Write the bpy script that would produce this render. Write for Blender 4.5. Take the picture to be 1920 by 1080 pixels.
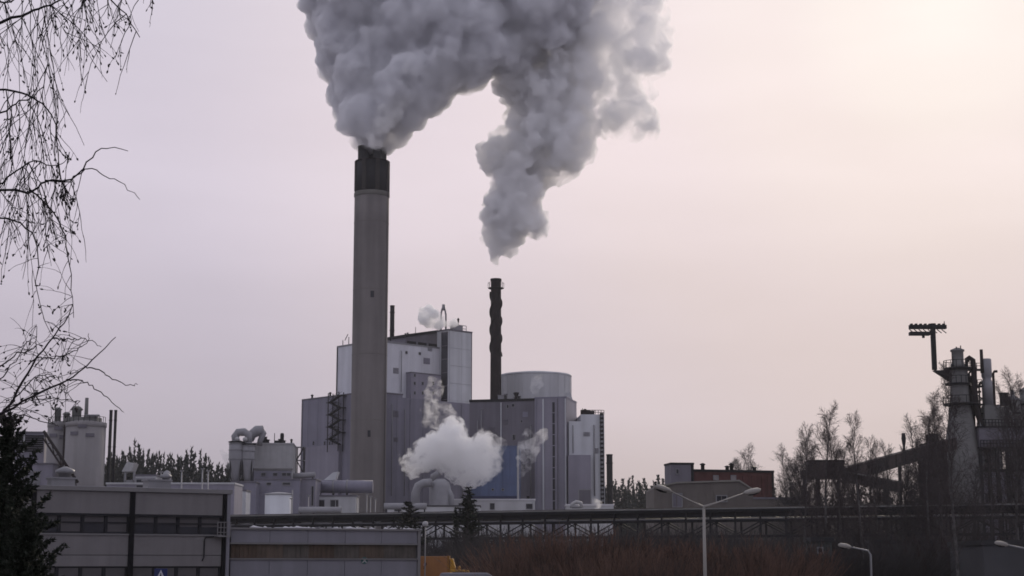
import bpy, bmesh, math, random
import numpy as np
from mathutils import Vector, Matrix, noise

# ------------------------------------------------------------------ scene, camera, sky, sun
SC = bpy.context.scene
for _o in list(bpy.data.objects):
    bpy.data.objects.remove(_o)
COL = SC.collection
F = 3050.0                                   # focal length in pixels of the 1920 px wide photograph
CAMZ = 3.7
PITCH = math.atan(520.0 / F)                 # eye level lies 520 px below the picture's centre
cam = bpy.data.cameras.new('camera')
cam.sensor_width = 36.0
cam.lens = 36.0 * F / 1920.0
cam.clip_start = 0.1
cam.clip_end = 20000
camo = bpy.data.objects.new('camera', cam)
COL.objects.link(camo)
camo.location = (0, 0, CAMZ)
camo.rotation_euler = (math.pi / 2 + PITCH, 0, 0)
SC.camera = camo

SUN_AZ = math.radians(15.5)                  # right of the view direction
SUN_EL = math.radians(19.0)
SUN_DIR = Vector((math.sin(SUN_AZ) * math.cos(SUN_EL), math.cos(SUN_AZ) * math.cos(SUN_EL), math.sin(SUN_EL)))
world = bpy.data.worlds.new('World')
SC.world = world
world.use_nodes = True
wn, wl = world.node_tree.nodes, world.node_tree.links
for n_ in list(wn):
    wn.remove(n_)


def wnode(kind, **kw):
    n = wn.new(kind)
    for k, v in kw.items():
        setattr(n, k, v)
    return n


def wmath(op, a, b=None, clamp=False):
    n = wnode('ShaderNodeMath', operation=op)
    n.use_clamp = clamp
    for i, v in enumerate((a, b)):
        if v is None:
            continue
        if isinstance(v, (int, float)):
            n.inputs[i].default_value = v
        else:
            wl.new(v, n.inputs[i])
    return n.outputs[0]


def wramp(fac, stops, interp='EASE'):
    r = wnode('ShaderNodeValToRGB')
    r.color_ramp.interpolation = interp
    els = r.color_ramp.elements
    while len(els) < len(stops):
        els.new(0.5)
    for e, (p, c) in zip(els, stops):
        e.position = p
        e.color = (*c, 1)
    wl.new(fac, r.inputs[0])
    return r.outputs[0]


sky = wnode('ShaderNodeTexSky', sky_type='NISHITA')
sky.sun_disc = False
sky.sun_elevation = SUN_EL
sky.sun_rotation = SUN_AZ
sky.dust_density = 1.0
tc = wnode('ShaderNodeTexCoord')
nrm = wnode('ShaderNodeVectorMath', operation='NORMALIZE')
wl.new(tc.outputs['Generated'], nrm.inputs[0])
sep = wnode('ShaderNodeSeparateXYZ')
wl.new(nrm.outputs[0], sep.inputs[0])
dot = wnode('ShaderNodeVectorMath', operation='DOT_PRODUCT')
wl.new(nrm.outputs[0], dot.inputs[0])
dot.inputs[1].default_value = SUN_DIR
elev = wmath('MAXIMUM', sep.outputs[2], 0.0)
# thin overcast: lilac grey near the skyline, paler higher up, evenly all round
veil = wramp(wmath('MULTIPLY', elev, 2.0), [(0.0, (0.33, 0.312, 0.38)), (0.22, (0.53, 0.482, 0.57)), (0.5, (0.71, 0.65, 0.755)), (0.7, (0.74, 0.69, 0.80)), (1.0, (0.68, 0.67, 0.76))])
# the sun's glow through the cloud, by the angle from the sun
ang = wmath('ARCCOSINE', wmath('MINIMUM', dot.outputs['Value'], 0.99999))
glow_w = wramp(wmath('DIVIDE', ang, 0.8), [(0.0, (0.265, 0.24, 0.075)), (0.06, (0.24, 0.20, 0.045)), (0.13, (0.205, 0.145, 0.015)), (0.26, (0.17, 0.108, 0.018)), (0.40, (0.125, 0.08, 0.028)), (0.62, (0.025, 0.012, 0.003)), (1.0, (0, 0, 0))], 'EASE')
# the cloud is evenly a little dimmer the farther it lies from the sun
fall = wramp(wmath('DIVIDE', ang, math.pi), [(0.0, (1.0, 1.0, 1.0)), (0.08, (0.98, 0.98, 0.98)), (0.16, (0.925, 0.93, 0.935)), (0.5, (0.84, 0.85, 0.87)), (1.0, (0.76, 0.78, 0.81))])
cl_map = wnode('ShaderNodeMapping')
cl_map.inputs['Scale'].default_value = (2.0, 2.0, 9.0)
wl.new(nrm.outputs[0], cl_map.inputs[0])
cln = wnode('ShaderNodeTexNoise')
cln.inputs['Scale'].default_value = 1.6
cln.inputs['Detail'].default_value = 4
wl.new(cl_map.outputs[0], cln.inputs['Vector'])
cl_f = wnode('ShaderNodeMapRange')
cl_f.inputs[1].default_value, cl_f.inputs[2].default_value = 0.25, 0.75
cl_f.inputs[3].default_value, cl_f.inputs[4].default_value = 0.93, 1.06
wl.new(cln.outputs[0], cl_f.inputs[0])
vs = wnode('ShaderNodeVectorMath', operation='SCALE')
vf = wnode('ShaderNodeVectorMath', operation='MULTIPLY')
wl.new(veil, vf.inputs[0])
wl.new(fall, vf.inputs[1])
wl.new(vf.outputs[0], vs.inputs[0])
wl.new(cl_f.outputs[0], vs.inputs['Scale'])
add = wnode('ShaderNodeVectorMath', operation='ADD')
wl.new(vs.outputs[0], add.inputs[0])
wl.new(glow_w, add.inputs[1])
bg1 = wnode('ShaderNodeBackground')
bg1.inputs['Strength'].default_value = 0.98
wl.new(add.outputs[0], bg1.inputs['Color'])
bg2 = wnode('ShaderNodeBackground')            # what still comes through of the clear sky above the cloud
bg2.inputs['Strength'].default_value = 0.0025
wl.new(sky.outputs[0], bg2.inputs['Color'])
ads = wnode('ShaderNodeAddShader')
wl.new(bg1.outputs[0], ads.inputs[0])
wl.new(bg2.outputs[0], ads.inputs[1])
wo = wnode('ShaderNodeOutputWorld')
wl.new(ads.outputs[0], wo.inputs['Surface'])

sun = bpy.data.lights.new('sun', 'SUN')
sun.energy = 1.5
sun.angle = math.radians(14)
sun.color = (1.0, 0.88, 0.72)
suno = bpy.data.objects.new('sun', sun)
COL.objects.link(suno)
suno.rotation_euler = (-SUN_DIR).to_track_quat('-Z', 'Y').to_euler()
suno.location = SUN_DIR * 200

SC.view_settings.view_transform = 'Standard'
SC.view_settings.look = 'None'
SC.view_settings.exposure = 0.0
SC.view_settings.gamma = 1.0
SC.view_settings.use_curve_mapping = False
SC.render.engine = 'CYCLES'
cy = SC.cycles
cy.use_denoising = True
cy.denoiser = 'OPENIMAGEDENOISE'
cy.max_bounces = 16
cy.diffuse_bounces = 3
cy.glossy_bounces = 2
cy.transparent_max_bounces = 8
cy.volume_bounces = 12
cy.volume_step_rate = 1.0
cy.volume_max_steps = 256
cy.filter_width = 1.7
cy.use_adaptive_sampling = True
cy.adaptive_threshold = 0.02

# ------------------------------------------------------------------ helpers
FW = Vector((0, math.cos(PITCH), math.sin(PITCH)))
UP = Vector((0, -math.sin(PITCH), math.cos(PITCH)))
CAM = Vector((0, 0, CAMZ))


def ray(px, py):
    return FW * F + Vector((1, 0, 0)) * (px - 960) + UP * (540 - py)


def at(px, py, Y):
    """point seen at a photograph pixel, at the distance Y along the ground"""
    d = ray(px, py)
    return CAM + d * (Y / d.y)


def zat(py, Y, px=960):
    return at(px, py, Y).z


def xat(px, Y, py=1000):
    return at(px, py, Y).x


def mpp(Y):
    return Y / F


ORG = {}


def origin_of(o):
    return ORG.get(o.name, Vector((0, 0, 0))) if o else Vector((0, 0, 0))


def tag(o, label=None, cat=None, group=None, kind=None):
    if label: o['label'] = label
    if cat: o['category'] = cat
    if group: o['group'] = group
    if kind: o['kind'] = kind
    return o


def thing(name, loc, label, cat, group=None):
    o = bpy.data.objects.new(name, None)
    o.empty_display_size = 0.5
    COL.objects.link(o)
    o.location = loc
    ORG[o.name] = Vector(loc)
    return tag(o, label, cat, group)


class MB:
    """collects shapes in world metres; build() links them as one mesh object"""

    def __init__(self, M=None):
        self.v, self.f, self.M, self.smooth = [], [], M, []

    def _add(self, vs, fs, sm=False):
        b = len(self.v)
        if self.M is not None:
            vs = [self.M @ Vector(p) for p in vs]
        self.v += [tuple(p) for p in vs]
        self.f += [tuple(b + i for i in f) for f in fs]
        self.smooth += [sm] * len(fs)
        return self

    def box(self, x0, x1, y0, y1, z0, z1):
        vs = [(x, y, z) for z in (z0, z1) for y in (y0, y1) for x in (x0, x1)]
        return self._add(vs, [(0, 2, 3, 1), (4, 5, 7, 6), (0, 1, 5, 4), (1, 3, 7, 5), (3, 2, 6, 7), (2, 0, 4, 6)])

    def hexa(self, p):
        return self._add(p, [(0, 2, 3, 1), (4, 5, 7, 6), (0, 1, 5, 4), (1, 3, 7, 5), (3, 2, 6, 7), (2, 0, 4, 6)])

    def prism(self, poly, axis_from, axis_to):
        """poly: list of 3-vectors at axis_from = offset; extruded by the vector axis_to - axis_from"""
        d = Vector(axis_to) - Vector(axis_from)
        n = len(poly)
        a = [Vector(p) for p in poly]
        return self._add(a + [p + d for p in a],
                         [tuple(range(n))[::-1], tuple(range(n, 2 * n))] + [(i, (i + 1) % n, n + (i + 1) % n, n + i) for i in range(n)])

    def tube(self, pts, rad, k=6, cap=True, sm=True):
        pts = [Vector(p) for p in pts]
        n = len(pts)
        if not hasattr(rad, '__len__'):
            rad = [rad] * n
        vs, fs = [], []
        ref = None
        for i, p in enumerate(pts):
            t = (pts[min(i + 1, n - 1)] - pts[max(i - 1, 0)])
            t = t.normalized() if t.length > 1e-9 else Vector((0, 0, 1))
            if ref is None:
                ref = Vector((1, 0, 0)) if abs(t.x) < 0.8 else Vector((0, 1, 0))
            a = (ref - t * ref.dot(t)).normalized()
            ref = a
            b = t.cross(a)
            for j in range(k):
                q = 2 * math.pi * j / k
                vs.append(p + (a * math.cos(q) + b * math.sin(q)) * rad[i])
        for i in range(n - 1):
            for j in range(k):
                fs.append((i * k + j, i * k + (j + 1) % k, (i + 1) * k + (j + 1) % k, (i + 1) * k + j))
        self._add(vs, fs, sm)
        if cap:
            b = len(self.v) - len(vs)
            self.f += [tuple(b + j for j in range(k))[::-1], tuple(b + (n - 1) * k + j for j in range(k))]
            self.smooth += [False, False]
        return self

    def lathe(self, c, prof, k=32, sm=True, cap=True):
        """prof: (radius, z) from the bottom up"""
        vs, fs = [], []
        for r, z in prof:
            for j in range(k):
                q = 2 * math.pi * j / k
                vs.append((c[0] + r * math.cos(q), c[1] + r * math.sin(q), c[2] + z))
        n = len(prof)
        for i in range(n - 1):
            for j in range(k):
                fs.append((i * k + j, i * k + (j + 1) % k, (i + 1) * k + (j + 1) % k, (i + 1) * k + j))
        self._add(vs, fs, sm)
        if cap:
            b = len(self.v) - len(vs)
            self.f += [tuple(b + j for j in range(k))[::-1], tuple(b + (n - 1) * k + j for j in range(k))]
            self.smooth += [False, False]
        return self

    def mesh(self, name, org=Vector((0, 0, 0))):
        me = bpy.data.meshes.new(name)
        v = np.array(self.v, dtype=np.float64).reshape(-1, 3) - np.array(org)
        me.from_pydata(v.tolist(), [], self.f)
        if any(self.smooth):
            me.polygons.foreach_set('use_smooth', self.smooth)
        if len(self.f) < 4000:
            bm = bmesh.new()
            bm.from_mesh(me)
            bmesh.ops.recalc_face_normals(bm, faces=bm.faces)
            bm.to_mesh(me)
            bm.free()
        me.update()
        return me

    def build(self, name, mat, parent=None, bevel=0):
        org = origin_of(parent)
        me = self.mesh(name, org)
        if mat:
            me.materials.append(mat)
        o = bpy.data.objects.new(name, me)
        COL.objects.link(o)
        if parent:
            o.parent = parent
            ORG[o.name] = org
        if bevel:
            m = o.modifiers.new('bevel', 'BEVEL')
            m.width = bevel
            m.segments = 2
            m.limit_method = 'ANGLE'
        return o


def piece(name, me, parent, loc=(0, 0, 0), rot=(0, 0, 0), scale=(1, 1, 1)):
    """one more object that shares a mesh"""
    o = bpy.data.objects.new(name, me)
    COL.objects.link(o)
    o.location, o.rotation_euler, o.scale = loc, rot, scale
    if parent:
        o.parent = parent
    return o


class Frame:
    """a vertical wall seen from the camera: s runs along it to the right, d out of it, z up"""

    def __init__(self, px, Y, deg):
        p = at(px, 1000, Y)
        self.o = Vector((p.x, Y, 0))
        a = math.radians(deg)
        self.u = Vector((math.cos(a), math.sin(a), 0))
        self.n = Vector((math.sin(a), -math.cos(a), 0))
        self.M = Matrix(((self.u.x, self.n.x, 0, self.o.x), (self.u.y, self.n.y, 0, self.o.y), (0, 0, 1, 0), (0, 0, 0, 1)))

    def hit(self, px, py, d=0.0):
        r = ray(px, py)
        t = (d - (CAM - self.o).dot(self.n)) / r.dot(self.n)
        p = CAM + r * t
        return (p - self.o).dot(self.u), p.z

    def hits(self, px, py, s=0.0):
        """the same on the end wall at s: returns d, z"""
        r = ray(px, py)
        t = (s - (CAM - self.o).dot(self.u)) / r.dot(self.u)
        p = CAM + r * t
        return (p - self.o).dot(self.n), p.z

    def s(self, px, d=0.0): return self.hit(px, 900, d)[0]
    def z(self, px, py, d=0.0): return self.hit(px, py, d)[1]
    def dd(self, px, s=0.0): return self.hits(px, 900, s)[0]
    def W(self, s, d, z): return self.M @ Vector((s, d, z))
    def mb(self): return MB(self.M)


# ------------------------------------------------------------------ materials
MATS = {}


def mat(name, col, rough=0.8, var=0.18, scale=0.35, streak=0.0, metal=0.0, bump=0.0, bscale=20.0, spec=0.3):
    if name in MATS:
        return MATS[name]
    m = bpy.data.materials.new(name)
    m.use_nodes = True
    nt = m.node_tree
    N, L = nt.nodes, nt.links
    b = N['Principled BSDF']
    b.inputs['Roughness'].default_value = rough
    b.inputs['Metallic'].default_value = metal
    b.inputs['Specular IOR Level'].default_value = spec
    g = N.new('ShaderNodeNewGeometry')
    n1 = N.new('ShaderNodeTexNoise')
    n1.inputs['Scale'].default_value = scale
    n1.inputs['Detail'].default_value = 6
    n1.inputs['Roughness'].default_value = 0.65
    L.new(g.outputs['Position'], n1.inputs['Vector'])
    mr = N.new('ShaderNodeMapRange')
    mr.inputs[1].default_value, mr.inputs[2].default_value = 0.25, 0.75
    mr.inputs[3].default_value, mr.inputs[4].default_value = 1 - var, 1 + var
    L.new(n1.outputs[0], mr.inputs[0])
    fac = mr.outputs[0]
    if streak > 0:
        mp = N.new('ShaderNodeMapping')
        mp.inputs['Scale'].default_value = (1, 1, 0.06)
        L.new(g.outputs['Position'], mp.inputs[0])
        n2 = N.new('ShaderNodeTexNoise')
        n2.inputs['Scale'].default_value = 1.1 * scale / 0.35
        n2.inputs['Detail'].default_value = 5
        L.new(mp.outputs[0], n2.inputs['Vector'])
        m2 = N.new('ShaderNodeMapRange')
        m2.inputs[1].default_value, m2.inputs[2].default_value = 0.3, 0.7
        m2.inputs[3].default_value, m2.inputs[4].default_value = 1 - streak, 1 + streak * 0.6
        L.new(n2.outputs[0], m2.inputs[0])
        mm = N.new('ShaderNodeMath')
        mm.operation = 'MULTIPLY'
        L.new(fac, mm.inputs[0])
        L.new(m2.outputs[0], mm.inputs[1])
        fac = mm.outputs[0]
    vm = N.new('ShaderNodeVectorMath')
    vm.operation = 'SCALE'
    vm.inputs[0].default_value = col
    L.new(fac, vm.inputs['Scale'])
    L.new(vm.outputs[0], b.inputs['Base Color'])
    if bump:
        n3 = N.new('ShaderNodeTexNoise')
        n3.inputs['Scale'].default_value = bscale
        n3.inputs['Detail'].default_value = 4
        L.new(g.outputs['Position'], n3.inputs['Vector'])
        bp = N.new('ShaderNodeBump')
        bp.inputs['Strength'].default_value = bump
        bp.inputs['Distance'].default_value = 0.05
        L.new(n3.outputs[0], bp.inputs['Height'])
        L.new(bp.outputs[0], b.inputs['Normal'])
    MATS[name] = m
    return m


CLAD = mat('pale_cladding', (0.53, 0.545, 0.58), 0.55, 0.10, 0.12, 0.16)
CLAD_E = mat('tank_cladding', (0.46, 0.465, 0.485), 0.55, 0.10, 0.12, 0.16)
CLAD_M = mat('grey_blue_cladding', (0.205, 0.20, 0.255), 0.6, 0.12, 0.12, 0.20)
CLAD_D = mat('dark_grey_cladding', (0.135, 0.128, 0.155), 0.6, 0.14, 0.12, 0.22)
CLAD_P = mat('purple_grey_cladding', (0.235, 0.225, 0.275), 0.6, 0.12, 0.12, 0.18)
BLUE = mat('blue_cladding', (0.085, 0.115, 0.21), 0.55, 0.18, 0.15, 0.22)
CONC = mat('stack_concrete', (0.172, 0.158, 0.156), 0.9, 0.12, 0.12, 0.22, bump=0.2, bscale=2)
CONC_L = mat('silo_concrete', (0.225, 0.215, 0.22), 0.9, 0.12, 0.15, 0.18)
CONC_K = mat('tower_concrete', (0.16, 0.16, 0.158), 0.9, 0.16, 0.2, 0.22)
PANEL = mat('office_panel', (0.165, 0.157, 0.162), 0.85, 0.10, 0.5, 0.10, bump=0.15, bscale=8)
COPE = mat('coping_metal', (0.17, 0.165, 0.17), 0.5, 0.08, 0.5)
ANNEX = mat('annex_panel', (0.185, 0.183, 0.212), 0.7, 0.08, 0.5, 0.08)
WOOD = mat('brown_wood', (0.075, 0.052, 0.038), 0.8, 0.3, 1.2, 0.3)
DARK = mat('dark_steel', (0.014, 0.014, 0.017), 0.7, 0.25, 0.5, spec=0.15)
DARKER = mat('blackened_band', (0.014, 0.014, 0.018), 0.7, 0.25, 0.3, 0.2)
RUST = mat('rusty_brown_steel', (0.020, 0.015, 0.016), 0.8, 0.35, 0.5, 0.2, spec=0.15)
STEEL = mat('galvanised_steel', (0.22, 0.22, 0.235), 0.5, 0.15, 0.5, 0.0, metal=0.3)
PIPE = mat('pale_pipe', (0.25, 0.25, 0.27), 0.5, 0.12, 0.6)
WHITE = mat('white_paint', (0.36, 0.36, 0.37), 0.6, 0.10, 0.6, 0.1)
GLASS = mat('dark_window_glass', (0.014, 0.015, 0.022), 0.15, 0.2, 0.6, spec=0.35)
BRICK = mat('red_brick', (0.085, 0.032, 0.030), 0.9, 0.25, 0.4, 0.15)
HALL = mat('grey_brown_hall', (0.125, 0.112, 0.104), 0.85, 0.12, 0.3, 0.12)
BROWN = mat('brown_conveyor', (0.060, 0.046, 0.044), 0.8, 0.25, 0.4, 0.2)
SNOW = mat('old_snow', (0.6, 0.6, 0.63), 0.9, 0.1, 0.5)
ROOFD = mat('roof_felt', (0.07, 0.07, 0.075), 0.9, 0.2, 0.4)
# ------------------------------------------------------------------ ground and hills
def smooth01(t):
    t = max(0.0, min(1.0, t))
    return t * t * (3 - 2 * t)


def ground_z(x, y):
    near = 2.1 * (1 - smooth01((y - 8) / 55.0))
    far = 14.0 * smooth01((y - 470) / 330.0)
    return near + far + 0.25 * noise.noise(Vector((x * 0.02, y * 0.02, 0)))


def build_ground():
    ys = [-60, -20, 0, 10, 20, 30, 40, 50, 60, 75, 90, 105, 120, 135, 150, 170, 190, 220, 260, 300, 350, 400, 450, 500, 550, 600, 660, 720, 800, 900, 1100, 1350, 1600]
    xs0 = np.linspace(-1, 1, 41)
    vs, fs = [], []
    for y in ys:
        half = 120 + max(y, 0) * 0.9
        for t in xs0:
            x = t * half
            vs.append((x, y, ground_z(x, y)))
    n = len(xs0)
    for i in range(len(ys) - 1):
        for j in range(n - 1):
            fs.append((i * n + j, i * n + j + 1, (i + 1) * n + j + 1, (i + 1) * n + j))
    me = bpy.data.meshes.new('ground')
    me.from_pydata(vs, [], fs)
    me.polygons.foreach_set('use_smooth', [True] * len(fs))
    m = mat('dead_grass_and_snow', (0.075, 0.066, 0.05), 0.95, 0.5, 0.15)
    nt = m.node_tree
    N, L = nt.nodes, nt.links
    b = N['Principled BSDF']
    src = b.inputs['Base Color'].links[0].from_socket
    g = N.new('ShaderNodeNewGeometry')
    nz = N.new('ShaderNodeTexNoise')
    nz.inputs['Scale'].default_value = 0.12
    nz.inputs['Detail'].default_value = 7
    nz.inputs['Roughness'].default_value = 0.7
    L.new(g.outputs['Position'], nz.inputs['Vector'])
    rr = N.new('ShaderNodeMapRange')
    rr.inputs[1].default_value, rr.inputs[2].default_value = 0.52, 0.58
    L.new(nz.outputs[0], rr.inputs[0])
    mx = N.new('ShaderNodeMix')
    mx.data_type = 'RGBA'
    L.new(rr.outputs[0], mx.inputs['Factor'])
    L.new(src, mx.inputs['A'])
    mx.inputs['B'].default_value = (0.5, 0.5, 0.53, 1)
    L.new(mx.outputs['Result'], b.inputs['Base Color'])
    me.materials.append(m)
    o = bpy.data.objects.new('ground', me)
    COL.objects.link(o)
    tag(o, kind='structure')


build_ground()


def halfw(p0, p1, py, Y):
    return (at(p1, py, Y).x - at(p0, py, Y).x) / 2


# ------------------------------------------------------------------ the tall concrete stack
def tall_stack():
    Y = 450.0
    X = at(688.5, 960, Y).x
    rb, rt = halfw(655, 722, 960, Y), halfw(668.3, 733.3, 400, Y)
    zt, zband, zflue = zat(306, Y), zat(362, Y), zat(276, Y)
    root = thing('concrete_chimney', (X, Y, 0), 'tall grey concrete chimney with a blackened top, the thickest smoke stack of the mill', 'chimney')
    c = (X, Y, 0)
    r_at = lambda z: rb + (rt - rb) * z / zt
    MB().lathe(c, [(r_at(z), z) for z in np.linspace(0, zband - 1.4, 16)], 48).build('shaft', CONC, root)
    MB().lathe(c, [(rt * 1.0, zband - 1.398), (rt * 1.03, zband - 1.2), (rt * 1.03, zband - 0.2), (rt, zband - 0.002)], 48).build('collar_ring', mat('collar_concrete', (0.14, 0.135, 0.125), 0.9), root)
    # the crown: pilasters round a sooty band
    MB().lathe(c, [(rt * 0.985, zband), (rt * 0.985, zt)], 48).build('soot_band', DARKER, root)
    me = MB().box(-0.55, 0.55, -0.18, 0.3, zband + 0.1, zt + 0.15).mesh('pilaster')
    me.materials.append(mat('crown_concrete', (0.04, 0.036, 0.035), 0.9))
    for k in range(8):
        q = math.radians(22.5 + 45 * k)
        piece('pilaster', me, root, (rt * math.cos(q), rt * math.sin(q), 0), (0, 0, q + math.pi / 2))
    MB().lathe(c, [(rt * 1.0, zt + 0.002), (rt * 1.02, zt + 0.1), (rt * 1.02, zt + 0.35), (rt * 0.7, zt + 0.5)], 48).build('rim', RUST, root)
    for (dx, dy, r, top) in ((-2.35, -0.6, 1.75, 0), (1.6, -2.0, 1.25, -0.5), (2.6, 0.9, 1.35, 0.1), (0.15, 1.7, 1.6, 0.25)):
        MB().lathe((X + dx, Y + dy, 0), [(r, zt + 0.4), (r, zflue + top - 0.5), (r * 1.06, zflue + top - 0.45), (r * 1.06, zflue + top), (r * 0.85, zflue + top), (r * 0.85, zflue + top - 2)], 20, cap=False).build('flue_pipe', mat('flue_steel', (0.035, 0.035, 0.038), 0.55, 0.3, 0.3, 0.3), root)
    for px, py, w, h in ((698, 551, 0.5, 0.9), (692, 813, 0.4, 0.9)):
        p = at(px, py, Y - rt)
        q = math.asin((p.x - X) / r_at(p.z))
        o = MB().box(-w, w, -0.05, 0.35, -h, h).build('window', GLASS, None)
        o.parent = root
        o.location = (r_at(p.z) * math.sin(q) * 1.005, -r_at(p.z) * math.cos(q) * 1.005 + 0.0, p.z)
        o.rotation_euler = (0, 0, q)
    # ladder on the right flank
    lx = X + rb * 0.93
    for s in (-0.25, 0.25):
        MB().tube([(X + (r_at(0) + 0.3) * 0.90 + s * 0.4, Y - (r_at(0) + 0.3) * 0.44, 2), (X + (r_at(zt) + 0.3) * 0.90 + s * 0.4, Y - (r_at(zt) + 0.3) * 0.44, zband)], 0.05, 5).build('ladder_rail', DARK, root)
    for z in (zat(420, Y), zat(546, Y), zat(667, Y), zat(790, Y)):
        MB().lathe(c, [(r_at(z) + 0.02, z), (r_at(z) + 0.05, z + 0.02), (r_at(z) + 0.05, z + 0.16), (r_at(z) + 0.02, z + 0.18)], 48, cap=False).build('casting_joint', mat('joint_concrete', (0.15, 0.14, 0.13), 0.9), root)
    return X, Y, zflue, rt


STACK1 = tall_stack()


# ------------------------------------------------------------------ the brown stack with its helical strakes
def strake_stack():
    Y = 456.0
    X = at(929.5, 800, Y).x
    zt = zat(523, Y)
    r = halfw(920.5, 940.5, 640, Y)
    root = thing('steel_chimney', (X, Y, 0), 'slim dark brown steel chimney with spiral fins and a collar platform at its top', 'chimney')
    MB().lathe((X, Y, 0), [(r * 1.12, 0), (r * 1.05, zt * 0.6), (r * 0.96, zt - 0.8), (r * 0.96, zt)], 24).build('shaft', RUST, root)
    zlo, zhi = zat(668, Y), zat(548, Y)
    for k in range(3):
        pts0, pts1 = [], []
        vs, fs = [], []
        n = 70
        for i in range(n):
            z = zlo + (zhi - zlo) * i / (n - 1)
            q = 2 * math.pi * (k / 3 + (z - zlo) / (r * 2 * 5.0))
            for rr in (r * 0.9, r + 0.36):
                for dz in (-0.09, 0.09):
                    vs.append((X + rr * math.cos(q), Y + rr * math.sin(q), z + dz))
        for i in range(n - 1):
            a, b = 4 * i, 4 * i + 4
            for e in ((0, 1), (1, 3), (3, 2), (2, 0)):
                fs.append((a + e[0], a + e[1], b + e[1], b + e[0]))
        mb = MB()
        mb._add(vs, fs)
        mb.build('spiral_fin', RUST, root)
    zp = zat(541, Y)
    MB().lathe((X, Y, 0), [(r * 0.9, zp - 0.3), (r + 0.75, zp), (r + 0.75, zp + 0.15), (r * 0.9, zp + 0.15)], 24, cap=False).build('platform', DARK, root)
    post = MB().box(-0.06, 0.06, -0.06, 0.06, 0, 1.5).mesh('rail_post')
    post.materials.append(DARK)
    for k in range(10):
        q = 2 * math.pi * k / 10
        piece('rail_post', post, root, ((r + 0.72) * math.cos(q), (r + 0.72) * math.sin(q), zp + 0.15))
    rail = MB()
    rail.tube([(X + (r + 0.72) * math.cos(q), Y + (r + 0.72) * math.sin(q), zp + 1.6) for q in np.linspace(0, 2 * math.pi, 25)], 0.05, 4, cap=False)
    rail.build('hand_rail', DARK, root)
    MB().lathe((X, Y, 0), [(r * 0.99, zt - 0.7), (r * 1.06, zt - 0.6), (r * 1.06, zt), (r * 0.8, zt)], 24, cap=False).build('rim', DARK, root)
    return X, Y, zt, r


STACK2 = strake_stack()


def simple_stack(px0, px1, ptop, Y, z0, label, mt=DARK, flange=True):
    X = (at(px0, ptop, Y).x + at(px1, ptop, Y).x) / 2
    r = halfw(px0, px1, ptop, Y)
    zt = zat(ptop, Y)
    root = thing('steel_stack', (X, Y, z0), label, 'chimney')
    MB().lathe((X, Y, 0), [(r, z0), (r, zt)], 16).build('shaft', mt, root)
    n = max(1, int((zt - z0) / 6))
    for i in range(n):
        z = z0 + (zt - z0) * (i + 1) / (n + 0.4)
        MB().lathe((X, Y, 0), [(r * 0.9, z), (r * 1.18, z + 0.02), (r * 1.18, z + 0.22), (r * 0.9, z + 0.24)], 16, cap=False).build('flange', mt, root)
    MB().lathe((X, Y, 0), [(r * 1.1, zt - 0.25), (r * 1.1, zt + 0.02), (r * 0.75, zt + 0.02), (r * 0.75, zt - 1)], 16, cap=False).build('rim', mt, root)
    return root


# ------------------------------------------------------------------ building helpers
def win(fr, root, px0, px1, py0, py1, d=0.0, m=None, name='window', deep=0.12):
    m = m or GLASS
    (s0, z0), (s1, z1) = fr.hit(px0, py1, d), fr.hit(px1, py0, d)
    o = fr.mb().box(s0, s1, d - 0.02, d + 0.03, z0, z1).build(name, m, root)
    t = max(0.10, (s1 - s0) * 0.09)
    fm = fr.mb()
    fm.box(s0 - t, s0, d - 0.02, d + deep, z0 - t, z1 + t).box(s1, s1 + t, d - 0.02, d + deep, z0 - t, z1 + t)
    fm.box(s0, s1, d - 0.02, d + deep, z1, z1 + t).box(s0, s1, d - 0.02, d + deep + 0.05, z0 - t, z0)
    fm.build('frame', STEEL, o)
    return o


def parapet(fr, root, s0, s1, d0, d1, z, m, h=0.5, t=0.35):
    """a coping round the roof's edge, proud of the walls"""
    e = 0.12
    mb = fr.mb()
    mb.box(s0 - e, s1 + e, d1 - t, d1 + e, z, z + h)
    mb.box(s0 - e, s1 + e, d0 - e, d0 + t, z, z + h)
    mb.box(s0 - e, s0 + t, d0 + t, d1 - t, z, z + h)
    mb.box(s1 - t, s1 + e, d0 + t, d1 - t, z, z + h)
    return mb.build('coping', m, root)


def rail_line(fr, root, s0, s1, d, z, h=1.1, n=6, m=DARK, t=0.05):
    mb = fr.mb()
    for k in (0.5, 1.0):
        mb.box(s0, s1, d - t, d + t, z + h * k - t, z + h * k + t)
    o = mb.build('hand_rail', m, root)
    me = MB().box(-t, t, -t, t, 0, h).mesh('rail_post')
    me.materials.append(m)
    for i in range(n):
        p = fr.W(s0 + (s1 - s0) * i / (n - 1), d, z) - origin_of(root)
        piece('rail_post', me, root, p)
    return o


def vent(fr, root, s, d, z, r=0.35, h=1.2, m=DARK):
    p = fr.W(s, d, z)
    o = MB().lathe((p.x, p.y, p.z), [(r, 0), (r, h * 0.7), (r * 1.5, h * 0.72), (r * 1.5, h * 0.85), (r * 0.3, h)], 10).build('roof_vent', m, root)
    return o


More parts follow.
